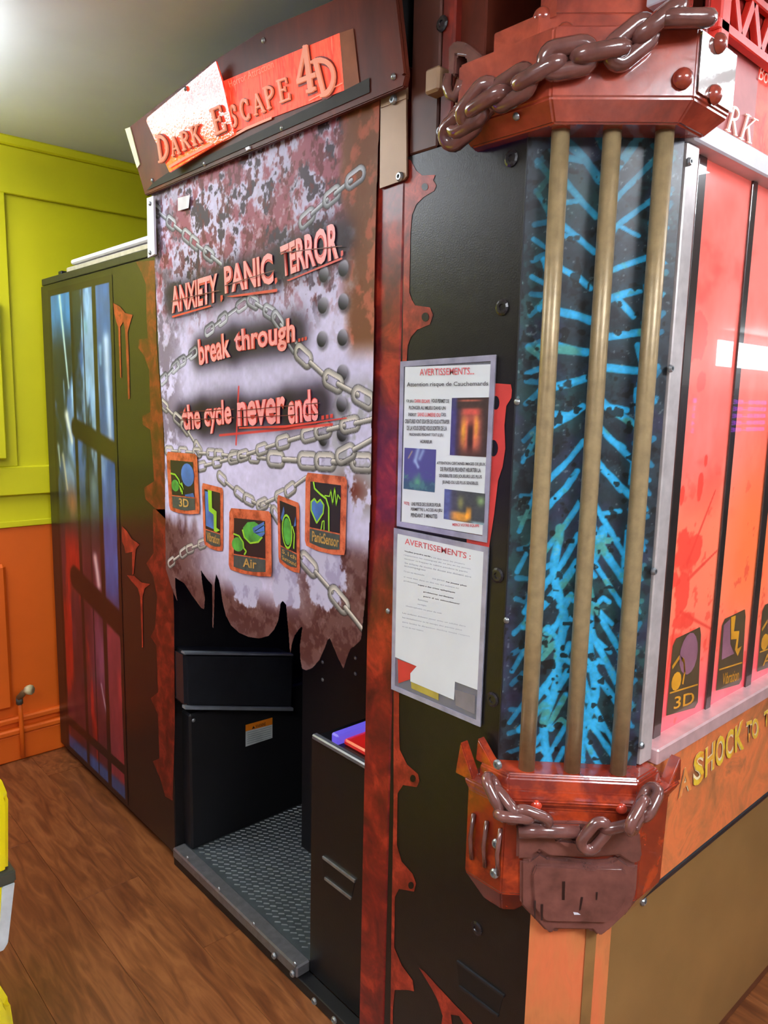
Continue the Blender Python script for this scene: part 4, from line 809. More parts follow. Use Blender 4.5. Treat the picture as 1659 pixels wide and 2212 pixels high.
# apron with raised lettering
ap = B('apron', .15, 1.25, .606, .66, .574, .826, M_apron, cab, .002)
B('apron_edge', .19, 1.25, .605, .66, .560, .574, M_steel_dark, cab, .003)
M_ay = ramp_mat('yellow_letter', [(.35, (240, 150, 54)), (.5, (252, 226, 66)), (.65, (250, 176, 64))], 24, 3, .3, .3, coat=1); M_ae = mat('letter_outline', (250, 222, 176), .4); M_ao = mat('orange_letter', (232, 146, 76), .35, coat=.5)
for s, Q, mm in [('A', [(0.3165, 0.6045, 0.7799), (0.3502, 0.6045, 0.7812), (0.3675, 0.6045, 0.7252), (0.3152, 0.6045, 0.7238)], M_ao), ('S', [(0.3651, 0.6045, 0.795), (0.4083, 0.6045, 0.7953), (0.4186, 0.6045, 0.7254), (0.375, 0.6045, 0.7251)], M_ay), ('H', [(0.4138, 0.6045, 0.7936), (0.4552, 0.6045, 0.7989), (0.4618, 0.6045, 0.7369), (0.4232, 0.6045, 0.729)], M_ay), ('O', [(0.457, 0.6045, 0.8035), (0.4991, 0.6045, 0.8002), (0.5095, 0.6045, 0.7346), (0.4679, 0.6045, 0.7336)], M_ay), ('C', [(0.5033, 0.6045, 0.8003), (0.5387, 0.6045, 0.8019), (0.5529, 0.6045, 0.7342), (0.5138, 0.6045, 0.7345)], M_ay), ('K', [(0.5449, 0.6045, 0.8001), (0.591, 0.6045, 0.8072), (0.6039, 0.6045, 0.7347), (0.5577, 0.6045, 0.7395)], M_ay), ('TO', [(0.6027, 0.6045, 0.7957), (0.6672, 0.6045, 0.7887), (0.679, 0.6045, 0.7386), (0.6142, 0.6045, 0.744)], M_ay), ('THE', [(0.6959, 0.6045, 0.7921), (0.767, 0.6045, 0.7931), (0.7774, 0.6045, 0.7521), (0.7054, 0.6045, 0.7523)], M_ay)]:
    text('apron_lettering', s, Q, M_ae, ap, .05, (0, -.0002, 0)); text('apron_lettering', s, Q, mm, ap, .015, (0, -.0012, 0))
B('front_base', .125, 1.25, .616, .66, .035, .556, M_olive, cab, .002)
B('base_edge', .125, 1.25, .622, .65, 0, .035, mat('brown_kick', (96, 54, 32), .4), cab, .002)
at('bolt', bolt_s, M_bolt, (0.2306, 0.6155, 0.546), (0, -1, 0), cab)
# ---- sign and truss over the windows
sm_ = sign_mat('side_sign_red', .3, .5, .02); sm_.node_tree.nodes['Principled BSDF'].inputs['Coat Weight'].default_value = 0
sg = B('side_sign', .20, 1.25, .612, .66, 1.896, 2.04, sm_, cab, .002)
B('sign_stile', .20, .395, .6095, .62, 1.90, 2.035, mat('sign_stile_red', (196, 112, 110), .5, .08, 14), sg, .001)
M_pink = emit_mat('pale_letter', (255, 200, 180), .4, .3, .8, .5)
serif('sign_letter', 'R', [(0.2991, 0.609, 1.9436), (0.3326, 0.609, 1.9467), (0.3248, 0.609, 1.9022), (0.282, 0.609, 1.9023)], M_pink, sg, (0, -.001, 0), -.03, (0, -.003, 0))
serif('sign_letter', 'K', [(0.3506, 0.609, 1.9448), (0.4006, 0.609, 1.9466), (0.3807, 0.609, 1.9029), (0.3317, 0.609, 1.9011)], M_pink, sg, (0, -.001, 0), -.03, (0, -.003, 0))
text('small_lettering', 'Boo', [(0.3961, 0.609, 2.0332), (0.4506, 0.609, 2.0388), (0.4468, 0.609, 2.0118), (0.3889, 0.609, 2.0093)], M_pink, sg, .0, (0, -.002, 0))
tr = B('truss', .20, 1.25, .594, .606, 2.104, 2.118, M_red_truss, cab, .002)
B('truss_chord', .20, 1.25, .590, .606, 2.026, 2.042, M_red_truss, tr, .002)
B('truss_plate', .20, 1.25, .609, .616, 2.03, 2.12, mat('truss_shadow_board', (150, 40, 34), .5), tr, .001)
for k in range(14):
    x = .215+.075*k
    for (xa, za), (xb, zb) in (((x, 2.036), (x+.0375, 2.110)), ((x+.0375, 2.110), (x+.075, 2.036))):
        L = Vector((xb-xa, 0, zb-za)); nn = Vector((-L.z, 0, L.x)).normalized()*.008
        prism('truss_web', [(xa-nn.x, .596, za-nn.z), (xb-nn.x, .596, zb-nn.z), (xb+nn.x, .596, zb+nn.z), (xa+nn.x, .596, za+nn.z)], (0, .011, 0), M_red_truss, tr, .001)
B('truss_post', .205, .235, .59, .62, 1.99, 2.18, M_red_truss, tr, .003)
B('chrome_panel', .36, 1.25, .585, .62, 2.122, ROOF-.003, M_chrome, cab, .003)
B('back_board', .21, 1.25, .625, .68, 2.04, ROOF-.003, M_rustdark, cab, 0)
B('right_core', .22, 1.24, .68, 1.14, .035, 2.06, M_blackm, cab, 0)

# ================================================================ THE CURTAIN
CX = -.012
cur = root('curtain', (CX, 1.6, .75), 'grey and rust printed vinyl curtain with ragged hem in the cabinet doorway', 'curtain')
poly = [(p[1], p[2]) for p in [(-0.012, 2.0331, 0.9477), (-0.012, 1.9985, 0.8978), (-0.012, 1.964, 0.8619), (-0.012, 1.9731, 0.9031), (-0.012, 1.9745, 0.9328), (-0.012, 1.9264, 0.9253), (-0.012, 1.8846, 0.9003), (-0.012, 1.8275, 0.8754), (-0.012, 1.8098, 0.8753), (-0.012, 1.8041, 0.9092), (-0.012, 1.8175, 0.9471), (-0.012, 1.8229, 0.9806), (-0.012, 1.7932, 0.9641), (-0.012, 1.7662, 0.9534), (-0.012, 1.7651, 0.8975), (-0.012, 1.7681, 0.8362), (-0.012, 1.7612, 0.8331), (-0.012, 1.7543, 0.9), (-0.012, 1.7499, 0.9607), (-0.012, 1.7417, 0.986), (-0.012, 1.7277, 0.973), (-0.012, 1.717, 0.9477), (-0.012, 1.7086, 0.918), (-0.012, 1.6922, 0.8864), (-0.012, 1.667, 0.865), (-0.012, 1.6315, 0.8544), (-0.012, 1.5899, 0.8534), (-0.012, 1.5364, 0.8627), (-0.012, 1.4978, 0.8789), (-0.012, 1.4727, 0.9016), (-0.012, 1.4555, 0.9273), (-0.012, 1.4483, 0.954), (-0.012, 1.4453, 0.9724), (-0.012, 1.4363, 0.9807), (-0.012, 1.4215, 0.9741), (-0.012, 1.4166, 0.9437), (-0.012, 1.4093, 0.9068), (-0.012, 1.405, 0.8726), (-0.012, 1.4002, 0.8604), (-0.012, 1.3945, 0.886), (-0.012, 1.3831, 0.9099), (-0.012, 1.3634, 0.9322), (-0.012, 1.355, 0.9377), (-0.012, 1.363, 0.8977), (-0.012, 1.3627, 0.8631), (-0.012, 1.3551, 0.8391), (-0.012, 1.3371, 0.8391), (-0.012, 1.3152, 0.8506), (-0.012, 1.2886, 0.8769), (-0.012, 1.2681, 0.9127), (-0.012, 1.2591, 0.9316), (-0.012, 1.252, 0.9368), (-0.012, 1.2399, 0.9202), (-0.012, 1.2218, 0.8957), (-0.012, 1.2055, 0.8801), (-0.012, 1.1971, 0.9026), (-0.012, 1.1856, 0.9283), (-0.012, 1.1645, 0.9467), (-0.012, 1.1508, 0.9597), (-0.012, 1.1463, 0.9983), (-0.012, 1.1395, 1.0523), (-0.012, 1.1349, 1.1292), (-0.012, 1.1295, 1.249), (-0.012, 1.1303, 1.4222), (-0.012, 1.1326, 1.3675), (-0.012, 1.128, 1.5251), (-0.012, 1.1302, 1.6726), (-0.012, 1.1301, 1.8385), (-0.012, 1.1262, 2.0049), (-0.012, 1.2931, 2.0189), (-0.012, 1.5303, 2.0229), (-0.012, 1.8283, 2.028), (-0.012, 2.0709, 2.0106), (-0.012, 2.0659, 1.9747), (-0.012, 2.0596, 1.8157), (-0.012, 2.0489, 1.5413), (-0.012, 2.0255, 1.3136)]]
def cdisp(P):
    y, z = (P[..., 1], P[..., 2]) if isinstance(P, np.ndarray) else (P.y, P.z)
    s = np.sin if isinstance(P, np.ndarray) else math.sin
    g = (.0016*s(y*17+1.0)+.0008*s(y*43+z*1.5)+.0006*s(z*7+y*5))
    if isinstance(P, np.ndarray): return np.stack([g, g*0, g*0], -1)
    return Vector((g, 0, 0))
def S2(L): return [(p[1], p[2]) for p in L]
WORDS = [  # text, quad
 ('ANXIETY', [(-0.012, 1.9622, 1.7429), (-0.012, 1.7158, 1.7547), (-0.012, 1.7157, 1.6861), (-0.012, 1.9597, 1.6735)]), ('PANIC', [(-0.012, 1.682, 1.7659), (-0.012, 1.4774, 1.7757), (-0.012, 1.4705, 1.7074), (-0.012, 1.6779, 1.701)]), ('TERROR', [(-0.012, 1.4468, 1.7839), (-0.012, 1.2409, 1.8073), (-0.012, 1.2359, 1.7338), (-0.012, 1.4374, 1.7164)]),
 ('break', [(-0.012, 1.8213, 1.598), (-0.012, 1.6588, 1.6095), (-0.012, 1.6531, 1.5494), (-0.012, 1.8132, 1.5311)]), ('through', [(-0.012, 1.6392, 1.6123), (-0.012, 1.3836, 1.6297), (-0.012, 1.3819, 1.5598), (-0.012, 1.6328, 1.547)]),
 ('the', [(-0.012, 1.9223, 1.4257), (-0.012, 1.8126, 1.4355), (-0.012, 1.8096, 1.367), (-0.012, 1.9103, 1.359)]), ('cycle', [(-0.012, 1.7927, 1.4387), (-0.012, 1.6524, 1.4479), (-0.012, 1.6491, 1.3704), (-0.012, 1.7867, 1.3538)]), ('never', [(-0.012, 1.6262, 1.44), (-0.012, 1.4229, 1.4586), (-0.012, 1.4226, 1.3968), (-0.012, 1.6226, 1.3812)]), ('ends', [(-0.012, 1.4132, 1.4667), (-0.012, 1.3017, 1.476), (-0.012, 1.2979, 1.4085), (-0.012, 1.4086, 1.395)])]
RIV = [(-0.012, 1.2878, 1.7087), (-0.012, 1.224, 1.7144), (-0.012, 1.2905, 1.6462), (-0.012, 1.2225, 1.6489), (-0.012, 1.2925, 1.5779), (-0.012, 1.2234, 1.5782), (-0.012, 1.2233, 1.508), (-0.012, 1.2239, 1.4447), (-0.012, 1.2847, 1.3709), (-0.012, 1.2216, 1.3841)]
CH1 = [[(-0.012, 2.0664, 1.9665), (-0.012, 1.855, 1.8515), (-0.012, 1.7063, 1.7767)], [(-0.012, 1.3683, 1.8192), (-0.012, 1.2825, 1.8523), (-0.012, 1.1755, 1.8859)], [(-0.012, 1.5856, 1.6781), (-0.012, 1.6788, 1.6479), (-0.012, 1.7799, 1.6152)], [(-0.012, 1.8388, 1.5698), (-0.012, 1.936, 1.5393), (-0.012, 2.0417, 1.4888)], [(-0.012, 1.5788, 1.6811), (-0.012, 1.4742, 1.6388), (-0.012, 1.383, 1.5598)], [(-0.012, 1.383, 1.5598), (-0.012, 1.2762, 1.4988), (-0.012, 1.135, 1.4497)], [(-0.012, 2.0444, 1.4317), (-0.012, 1.924, 1.3788), (-0.012, 1.8131, 1.3008)], [(-0.012, 2.0174, 1.296), (-0.012, 1.7393, 1.3051), (-0.012, 1.4972, 1.3119)], [(-0.012, 1.4972, 1.3119), (-0.012, 1.3059, 1.3199), (-0.012, 1.1297, 1.3306)], [(-0.012, 1.8324, 1.2636), (-0.012, 1.626, 1.3059), (-0.012, 1.4612, 1.3481)], [(-0.012, 1.4612, 1.3481), (-0.012, 1.3069, 1.3822), (-0.012, 1.1323, 1.4164)], [(-0.012, 1.7257, 1.2537), (-0.012, 1.6001, 1.2075), (-0.012, 1.4851, 1.1894)], [(-0.012, 1.5414, 1.1929), (-0.012, 1.4257, 1.2373), (-0.012, 1.3424, 1.2818)], [(-0.012, 2.0139, 0.9642), (-0.012, 1.9057, 1.0253), (-0.012, 1.7985, 1.063)], [(-0.012, 1.3623, 1.1022), (-0.012, 1.25, 1.0447), (-0.012, 1.1515, 0.9846)], [(-0.012, 1.2359, 1.3313), (-0.012, 1.1311, 1.3765)], [(-0.012, 1.479, 1.1936), (-0.012, 1.3623, 1.1022)]]
def art_curtain(a, b, P):
    Y, Zc = P[..., 1], P[..., 2]
    n1 = fbm(Y*9, Zc*9, 1, 6, .62); n2 = fbm(Y*30, Zc*26, 2, 5, .6); n3 = fbm(Y*80, Zc*70, 3, 4); n4 = fbm(Y*5, Zc*5, 7); n5 = fbm(Y*14, Zc*5, 19, 5)
    lav = rgb(204, 198, 226)
    img = np.ones(Y.shape+(3,))*lav
    img = img*(.86+.24*n4)[..., None]*(.93+.14*n3)[..., None]
    topm = sm(1.58, 1.80, Zc+(n1-.5)*.25)
    # rust over the top
    rust = mixc(np.ones(Y.shape+(3,))*rgb(152, 84, 98), rgb(104, 44, 48), sm(.45, .62, n2)); rust = mixc(rust, rgb(196, 164, 178), sm(.56, .7, n3)*.6)
    f = topm*sm(.52, .44, n1*.55+n2*.45); img = img*(1-f[..., None])+rust*f[..., None]
    img = mixc(img, rgb(60, 44, 56), sm(.57, .63, n2)*topm*.95); img = mixc(img, rgb(96, 40, 44), sm(.56, .64, fbm(Y*70, Zc*50, 71, 4))*topm*.8)
    lf = sm(1.88, 2.0, Y)*sm(1.1, 1.3, Zc)
    img = mixc(img, rgb(112, 98, 112), lf*sm(.42, .56, n2)*.8)
    # peeled rust down the right-hand edge
    ed = sm(1.235, 1.19, Y+(n1-.5)*.10)*sm(1.25, 1.35, Zc+(n4-.5)*.3)*sm(1.52, 1.58, Zc)
    img = img*(1-(ed*.95)[..., None])+mixc(np.ones(Y.shape+(3,))*rgb(112, 66, 36), rgb(168, 88, 60), sm(.5, .65, n2))*(ed*.95)[..., None]
    gr = sm(1.30, 1.22, Y)*sm(1.52, 1.46, Zc)*sm(1.2, 1.25, Zc)
    img = mixc(img, rgb(150, 150, 150), gr*sm(.4, .6, n2)*.8)
    img = mixc(img, rgb(110, 52, 40), np.exp(-((Y-1.19)/.05)**2-((Zc-1.27)/.03)**2)*sm(.45, .55, n2))
    # dark rust under the chains
    lowm = sm(1.14, 1.06, Zc+(n5-.5)*.22)
    cen = np.exp(-((Y-1.62)/.24)**4)*sm(.93, 1.0, Zc)
    lowm = lowm*(1-cen*.95); lowm = np.maximum(lowm, sm(1.30, 1.24, Y+(n1-.5)*.08)*sm(1.18, 1.12, Zc)*.95)
    low = mixc(np.ones(Y.shape+(3,))*rgb(104, 70, 66), rgb(80, 44, 42), sm(.45, .6, n2)); low = mixc(low, rgb(136, 112, 108), sm(.58, .7, n3)*.35)
    img = img*(1-lowm[..., None])+low*lowm[..., None]
    img = mixc(img, rgb(108, 102, 116), sm(.86, .72, Zc+(Y-1.6)*.12)*.75)
    img = mixc(img, rgb(114, 100, 100), np.exp(-((Y-1.62)/.14)**2-((Zc-.74)/.10)**2)*.6)
    for cy, cz, ry, rz in [(1.5989, 0.9909)+(.075, .06), (1.4247, 1.0327)+(.06, .085), (1.2764, 1.0912)+(.075, .10), (1.2746, 1.2788)+(.02, .1)]:
        d = ((Y-cy)/ry)**2+((Zc-cz)/rz)**2+(n2-.5)*1.8
        img = mixc(img, rgb(186, 182, 206), sm(1.05, .8, d)); img = mixc(img, rgb(150, 140, 172), sm(1.05, .8, d)*sm(.5, .65, n2)*.7)
    # smoke behind the lettering
    for s_, Q in WORDS:
        q = S2(Q); p0 = ((q[0][0]+q[3][0])/2, (q[0][1]+q[3][1])/2); p1 = ((q[1][0]+q[2][0])/2, (q[1][1]+q[2][1])/2)
        hh = abs(q[0][1]-q[3][1])/2
        d, t = segd(Y, Zc, p0, p1); img = mixc(img, rgb(34, 24, 36), .88*np.exp(-(np.maximum(d-hh*.55, 0)/(hh*.95))**2))
    for p in RIV:
        d = np.hypot((Y-p[1]), (Zc-p[2])*1.0); r = .0165
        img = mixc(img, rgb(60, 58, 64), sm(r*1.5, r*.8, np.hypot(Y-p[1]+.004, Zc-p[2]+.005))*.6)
        sph = rgb(86, 84, 92)[None, None]*(1.0+.9*np.clip(((Zc-p[2])-(Y-p[1])*.4)/r, -1, 1))[..., None]
        k = sm(r*1.05, r*.92, d); img = img*(1-k[..., None])+np.clip(sph, 0, 1)*k[..., None]
    for k, C_ in enumerate(CH1):
        sc = [1, 1, .9, .9, .95, 1.2, .95, .9, 1.25, .9, 1.05, .9, .9, .85, 1.25, 1.1, .9][k]
        img = paint_chain(img, Y, Zc, S2(C_), .062*sc, .034*sc, .0046*sc, (176, 178, 184) if k < 5 else (188, 182, 172), .95)
    # torn cracks and red splash lines
    for p, q in [[(1.6229, 1.4777), (1.6355, 1.3371)], [(1.7146, 1.3554), (1.2532, 1.402)]]:
        d, t = segd(Y, Zc, p, q); img = mixc(img, rgb(214, 60, 54), sm(.0042, .0018, d)*.9)
    return img
M_cur = vcol_mat('printed_vinyl', .5, spec=.2)
ys = [p[0] for p in poly]; zs = [p[1] for p in poly]
Y1, Y0, Z1, Z0 = max(ys), min(ys), max(zs), min(zs)
sheet = grid('cloth', M_cur, (CX, Y1, Z0), (0, Y0-Y1, 0), (0, 0, Z1-Z0), 560, 780, art_curtain, cur, mask=lambda P: inpoly(P[..., 1], P[..., 2], poly), disp=cdisp)
M_tp = mat('pink_letter', (246, 150, 150), .4); M_tr = mat('red_letter_edge', (206, 52, 50), .4)
for s, Q in WORDS:
    text('lettering', s, Q, M_tr, cur, .06, (-.0020, 0, 0), cdisp); text('lettering', s, Q, M_tp, cur, .022, (-.0030, 0, 0), cdisp)
def pq(x0, y0, s, L): pass
flat('lettering_mark', [[(-0.0158, 1.6997, 1.6995), (-0.0158, 1.6893, 1.6997), (-0.0158, 1.6879, 1.6911), (-0.0158, 1.6971, 1.6832), (-0.0158, 1.7, 1.6883)], [(-0.0158, 1.4636, 1.7175), (-0.0158, 1.4538, 1.7182), (-0.0158, 1.4525, 1.7097), (-0.0158, 1.4599, 1.7037), (-0.0158, 1.4624, 1.7083)], [(-0.0158, 1.2289, 1.7475), (-0.0158, 1.222, 1.7482), (-0.0158, 1.2208, 1.7391), (-0.0158, 1.2267, 1.7359), (-0.0158, 1.2288, 1.7391)], [(-0.0158, 1.3721, 1.5819), (-0.0158, 1.3641, 1.5828), (-0.0158, 1.364, 1.5756), (-0.0158, 1.372, 1.5749)], [(-0.0158, 1.3606, 1.583), (-0.0158, 1.3527, 1.584), (-0.0158, 1.3526, 1.5768), (-0.0158, 1.3606, 1.5761)], [(-0.0158, 1.3493, 1.5845), (-0.0158, 1.3414, 1.5855), (-0.0158, 1.3413, 1.578), (-0.0158, 1.3492, 1.5773)], [(-0.0158, 1.2871, 1.4188), (-0.0158, 1.2774, 1.4201), (-0.0158, 1.2772, 1.4116), (-0.0158, 1.287, 1.4105)], [(-0.0158, 1.272, 1.4209), (-0.0158, 1.2625, 1.4222), (-0.0158, 1.2623, 1.4137), (-0.0158, 1.2719, 1.4127)], [(-0.0158, 1.2572, 1.423), (-0.0158, 1.2477, 1.4242), (-0.0158, 1.2476, 1.4159), (-0.0158, 1.257, 1.4149)]], M_tr, cur)
flat('underline', [[(-0.0158, 1.9579, 1.6664), (-0.0158, 1.7477, 1.6801), (-0.0158, 1.7463, 1.6762), (-0.0158, 1.9563, 1.6613)], [(-0.0158, 1.6716, 1.6953), (-0.0158, 1.4531, 1.694), (-0.0158, 1.4531, 1.6872), (-0.0158, 1.6425, 1.6908)], [(-0.0158, 1.4169, 1.7087), (-0.0158, 1.2247, 1.735), (-0.0158, 1.2236, 1.7307), (-0.0158, 1.4081, 1.7065)], [(-0.0158, 1.6178, 1.3803), (-0.0158, 1.4183, 1.3932), (-0.0158, 1.2025, 1.4184), (-0.0158, 1.2024, 1.4161), (-0.0158, 1.4183, 1.3876), (-0.0158, 1.6179, 1.3765)]], M_tr, cur)
flat('slash', [[(-0.0172, 1.9598, 1.706), (-0.0172, 1.7046, 1.7128), (-0.0172, 1.7046, 1.7105), (-0.0172, 1.9599, 1.7035)], [(-0.0172, 1.6761, 1.7214), (-0.0172, 1.4616, 1.7356), (-0.0172, 1.4616, 1.7336), (-0.0172, 1.6761, 1.7192)], [(-0.0172, 1.4421, 1.77), (-0.0172, 1.2235, 1.7571), (-0.0172, 1.2234, 1.7553), (-0.0172, 1.4421, 1.768)], [(-0.0172, 1.92, 1.4087), (-0.0172, 1.6367, 1.4245), (-0.0172, 1.6368, 1.4226), (-0.0172, 1.9201, 1.4066)], [(-0.0172, 1.9208, 1.3875), (-0.0172, 1.637, 1.4035), (-0.0172, 1.637, 1.4016), (-0.0172, 1.9209, 1.3854)], [(-0.0172, 1.6208, 1.4211), (-0.0172, 1.2901, 1.4466), (-0.0172, 1.29, 1.4449), (-0.0172, 1.6208, 1.4192)], [(-0.0172, 1.621, 1.4041), (-0.0172, 1.2897, 1.4236), (-0.0172, 1.2897, 1.422), (-0.0172, 1.621, 1.4022)]], mat('dark_slash', (98, 26, 30), .5), cur)
flat('price_tag', [[(-0.0166, 1.9121, 1.9635), (-0.0166, 1.8461, 1.9599), (-0.0166, 1.8537, 1.9295), (-0.0166, 1.9116, 1.9314)]], mat('white_tag', (226, 222, 224), .5), cur, label='small white tag stuck on the curtain')
# badges hung on the printed chains
M_fo = ramp_mat('badge_frame', [(.35, (150, 66, 38)), (.5, (206, 98, 62)), (.65, (220, 120, 84))], 40, 4, .4); M_fi = mat('badge_field', (26, 28, 34), .35); M_fl = mat('badge_plaque', (62, 76, 74), .4, .12, 60); M_gg = mat('badge_green', (150, 210, 50), .4); M_gd = mat('badge_leaf', (70, 150, 60), .4, .25, 30); M_bb = mat('badge_blue', (66, 110, 176), .4, .2, 20); M_gold = mat('badge_gold', (190, 150, 80), .4)
def badge(Q, s, kind, sz=1.0):
    f = quad_map(Q); g = lambda pts: [f(*p) for p in pts]
    Wd = (Vector(Q[1])-Vector(Q[0])).length; Hd = (Vector(Q[0])-Vector(Q[3])).length; asp = Wd/Hd
    bx = 0.13; bz = .13*asp
    b_ = flat('badge', [g([(.04, .03), (.3, .0), (.7, .0), (.98, .03), (1, .1), (1, .95), (.95, 1), (.05, 1), (0, .93), (0, .1)])], M_fo, cur, (-.0040, 0, 0))
    flat('badge_field', [g([(bx, .29), (1-bx, .29), (1-bx, 1-bz), (bx, 1-bz)])], M_fi, b_, (-.0048, 0, 0))
    flat('badge_plaque', [g([(bx, .085), (.4, .055), (.6, .055), (1-bx, .085), (1-bx, .27), (bx, .27)])], M_fl, b_, (-.0048, 0, 0))
    U = lambda u, v: (bx+(1-2*bx)*u, .29+(.71-bz)*v)
    P = lambda L: g([U(*p) for p in L]); ring = lambda cx, cy, rx, ry, n=16: [(cx+rx*math.cos(k/n*6.283), cy+ry*math.sin(k/n*6.283)) for k in range(n)]
    fr_ = lambda u, v: f(*U(u, v))
    o3, o4 = (-.0053, 0, 0), (-.0058, 0, 0)
    if kind == '3D':
        flat('badge_art', [P(ring(.75, .62, .28, .33)), P([(.6, .05), (.95, .12), (1, .0), (.6, .0)])], M_bb, b_, o3, True)
        flat('badge_art', [P(ring(.18, .28, .17, .17))], M_gd, b_, o3, True)
        flat('badge_art', ribbon(fr_, [(0, .62), (.2, .6), (.36, .46), (.42, .3), (.5, .22), (.48, .06)], .05)+[P([(.36, .3), (.5, .4), (.55, .2), (.42, .1)])], M_gg, b_, o4, True)
    elif kind == 'Vibration':
        flat('badge_art', [P([(.05, .95), (.4, .95), (.5, .5), (.7, .3), (.7, .05), (.05, .08)])], M_bb, b_, o3, True)
        flat('badge_art', [P([(.25, 1), (.5, 1), (.5, .58), (.8, .52), (.78, .12), (1, .08), (.75, .0), (.6, .02), (.6, .42), (.28, .48)])], M_gg, b_, o4, True)
    elif kind == 'Air':
        flat('badge_art', [P(ring(.62, .66, .33, .30, 9)), P(ring(.14, .28, .2, .2))], M_gd, b_, o3, True)
        flat('badge_art', [P([(.62, .78), (.98, .98), (1, .66), (.9, .56), (.66, .66)])], M_bb, b_, o4, True)
        flat('badge_art', ribbon(fr_, [(0, .56), (.18, .52), (.32, .36), (.34, .2), (.42, .12), (.36, .02)], .045)+ribbon(fr_, [(.3, .7), (.36, .5), (.55, .36), (.8, .42), (.92, .56)], .045)+ribbon(fr_, [(.7, .7), (1, .9)], .02)+ribbon(fr_, [(.7, .64), (1, .72)], .02), M_gg, b_, o4, True)
    elif kind == 'Surround':
        flat('badge_art', [P(ring(.45, .38, .26, .3))], M_gd, b_, o3, True); flat('badge_art', [P([(.05, .62), (.25, .9), (.3, .8), (.15, .55)]), P([(.85, .55), (.98, .8), (1, .6)])], M_bb, b_, o3, True)
        flat('badge_art', ribbon(fr_, ring(.45, .38, .3, .36)+[(.75, .38)], .05)+ribbon(fr_, [(.78, .55), (.9, .4), (.85, .08)], .06), M_gg, b_, o4, True)
    else:
        hp_ = [(.25, .12), (.05, .38), (.05, .56), (.16, .64), (.25, .56), (.36, .64), (.48, .54), (.46, .36)]
        flat('badge_art', [P(hp_)], M_bb, b_, o3, True)
        flat('badge_art', ribbon(fr_, hp_+[hp_[0]], .04)+ribbon(fr_, [(.12, 1), (.16, .86), (.35, .76), (.55, .68), (.64, .5), (.66, .0)], .045)+ribbon(fr_, [(.4, 0), (.44, .18), (.5, .2), (.5, 0)], .03)+ribbon(fr_, [(.5, .74), (.66, .74), (.7, .88), (.76, .58), (.82, .94), (.88, .56), (.92, .8), (1, .72)], .028), M_gg, b_, o4, True)
    lines = s.split('|')
    for k, ln in enumerate(lines):
        h = .16/len(lines); zt = .25-k*(h+.01)
        text('badge_lettering', ln, [f(.2 if len(ln) > 3 else .36, zt), f(.86 if len(ln) > 3 else .68, zt), f(.86 if len(ln) > 3 else .68, zt-h+.02), f(.2 if len(ln) > 3 else .36, zt-h+.02)], M_gold, b_, .02, (-.0056, 0, 0))
badge([(-0.012, 2.0084, 1.2945), (-0.012, 1.8297, 1.2996), (-0.012, 1.8186, 1.1354), (-0.012, 1.9962, 1.1227)], '3D', '3D')
badge([(-0.012, 1.8059, 1.2251), (-0.012, 1.6957, 1.2221), (-0.012, 1.6988, 1.0528), (-0.012, 1.7987, 1.055)], 'Vibration', 'Vibration')
badge([(-0.012, 1.6659, 1.1748), (-0.012, 1.4778, 1.1896), (-0.012, 1.474, 1.0283), (-0.012, 1.672, 1.01)], 'Air', 'Air')
badge([(-0.012, 1.452, 1.2327), (-0.012, 1.3651, 1.2226), (-0.012, 1.3607, 1.0582), (-0.012, 1.4456, 1.0698)], '5.1ch|Surround', 'Surround')
badge([(-0.012, 1.3414, 1.2938), (-0.012, 1.1979, 1.2968), (-0.012, 1.201, 1.1268), (-0.012, 1.3432, 1.1253)], 'PanicSensor', 'Panic')

# ================================================================ THE TWO NOTICES
def clear_mat():
    m, n, l, p = nodes('clear_plastic'); base_in(p, .12, alpha=.30, coat=.5)
    p.inputs['Base Color'].default_value = l4((170, 172, 188))
    no = n.new('ShaderNodeTexNoise'); no.inputs['Scale'].default_value = 30; mr = n.new('ShaderNodeMapRange'); mr.inputs[3].default_value = .22; mr.inputs[4].default_value = .4
    l.new(no.outputs['Fac'], mr.inputs[0]); l.new(mr.outputs[0], p.inputs['Alpha'])
    return m
M_clear = clear_mat(); M_rim = mat('sleeve_rim', (150, 148, 166), .25, .1, 30, coat=.6)
M_paper = mat('white_paper', (216, 222, 226), .5, .02, 8, coat=.4, coat_r=.1); M_redink = mat('red_ink', (206, 90, 96), .6); M_gink = mat('soft_black_ink', (66, 66, 74), .6); M_link = mat('faded_ink', (150, 156, 170), .6)
def px_quad(y0, y1, z0, z1, x): return [(x, y0, z1), (x, y1, z1), (x, y1, z0), (x, y0, z0)]
def notice(label, Q, Qp, papers, rimw=.010):
    r = root('warning_notice', ((Q[0][0]), (Q[0][1]+Q[1][1])/2, min(p[2] for p in Q)), label, 'notice')
    prism('sleeve', Q, (.0018, 0, 0), M_clear, r)
    f = quad_map(Q); W = (Vector(Q[1])-Vector(Q[0])).length; Hh = (Vector(Q[0])-Vector(Q[3])).length
    a, b = rimw/W, rimw/Hh
    for nm, q in (('sleeve_edge', [(0, 0), (1, 0), (1, b), (0, b)]), ('sleeve_edge', [(0, 1-b), (1, 1-b), (1, 1), (0, 1)]), ('sleeve_edge', [(0, b), (a, b), (a, 1-b), (0, 1-b)]), ('sleeve_edge', [(1-a, b), (1, b), (1, 1-b), (1-a, 1-b)])):
        prism(nm, [f(*p)+Vector((-.0004, 0, 0)) for p in q], (-.0012, 0, 0), M_rim, r)
    pp = prism('paper', papers, (-.0006, 0, 0), M_paper, r)
    return r, pp
